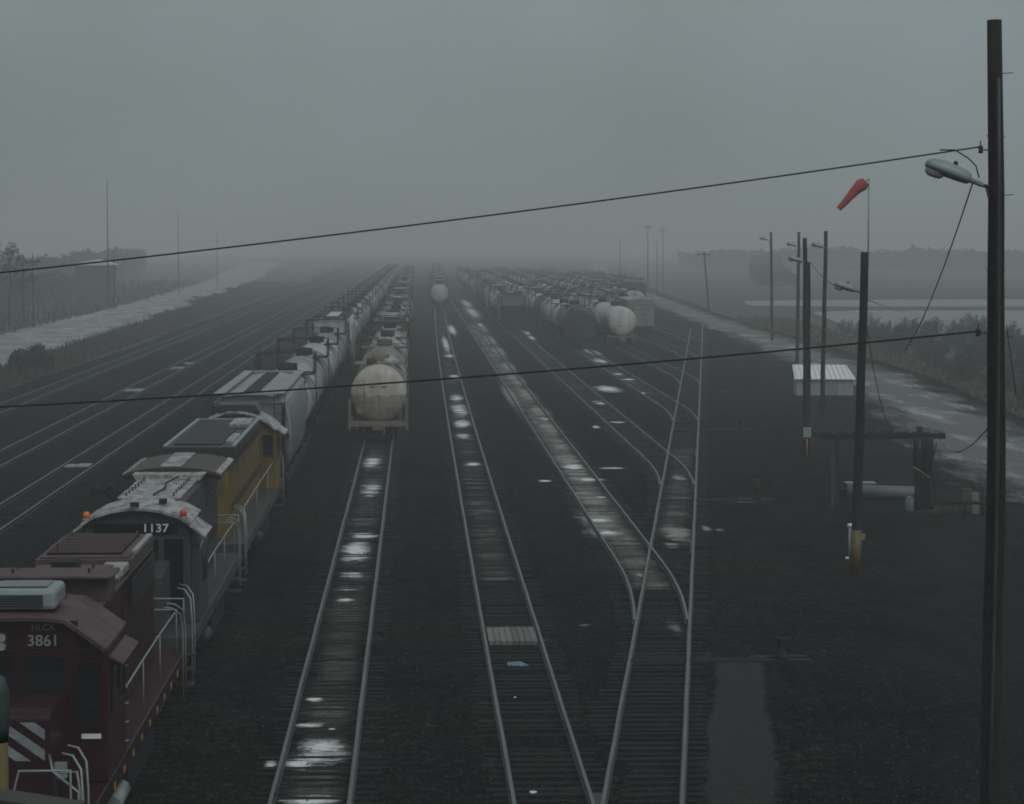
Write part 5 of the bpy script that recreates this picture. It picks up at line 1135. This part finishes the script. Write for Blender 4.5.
MB().tube([(0,0,0),(X_-at(709,297,400)[0],0,Zt)], [.17,.11], 8).build('shaft', M_WOOD, t); MB().box((X_-at(709,297,400)[0]-1.2,-.07,Zt-.5),(X_-at(709,297,400)[0]+1.2,.07,Zt-.35)).build('crossarm', M_WOOD, t)
# distant pale building at left
X_, Z_ = at(75, 262, 520); bd = thing('building', 'low building with a pale roof far beyond the road at left', 'building', (X_, 520, 0))
MB().box((0,0,0),(7.6,10,Z_-.5)).build('wall', M_STEEL, bd); MB().prism([(-.4,Z_-.5),(3.8,Z_+.5),(8,Z_-.5),(8,Z_-.7),(-.4,Z_-.7)], -.4, 10.4).build('roof', mat('far_roof', (.6,.63,.63), None, .6), bd)
# =====================================================================================
# BRIDGE EDGE CLOSE TO THE CAMERA (bottom left corner)
# =====================================================================================
xa_, za_ = at(-60, 791, 3.0); xb_, zb_ = at(78, 812, 3.0)
br = thing('bridge_parapet', 'dull metal edge of the bridge rail in the bottom left corner', 'bridge rail', (0,0,0))
MB().ring([[(xa_, 3.0, za_-.0), (xb_, 3.0, zb_), (xb_, 3.0, zb_-.1), (xa_, 3.0, za_-.1)], [(xa_, 3.06, za_), (xb_, 3.06, zb_), (xb_, 3.06, zb_-.1), (xa_, 3.06, za_-.1)]], smooth=False).build('rail_cap', mat('parapet_metal', (.045,.042,.036), None, .7), br)
xp, zp = at(3, 742, 3.4); ps = thing('yellow_post', 'yellow post with a dark rounded cap at the left edge of the picture', 'post', (xp-.004, 3.4, 0))
MB().tube([(0,0,zp-.3),(0,0,zp)], .011, 12).build('post', mat('dim_yellow', (.10,.075,.02), None, .7), ps)
MB().lathe_z([(zp+.0005,.011),(zp+.02,.0135),(zp+.07,.0135),(zp+.09,.008),(zp+.094,.002)], 0, 0, 14).build('cap', mat('dark_teal', (.035,.05,.05), None, .6), ps)
# =====================================================================================
# HAZE
# =====================================================================================
hm = bpy.data.materials.new('haze'); hm.use_nodes = True; n_ = hm.node_tree; n_.nodes.remove(n_.nodes['Principled BSDF'])
pv = n_.nodes.new('ShaderNodeVolumePrincipled'); pv.inputs['Density'].default_value = .00128; pv.inputs['Anisotropy'].default_value = .0; pv.inputs['Color'].default_value = (.77, .80, .81, 1)
n_.links.new(pv.outputs[0], n_.nodes['Material Output'].inputs['Volume'])
hz = MB().box((-3100, -120, -1.2), (3100, 3100, 29)).build('haze', hm); stuff(hz)
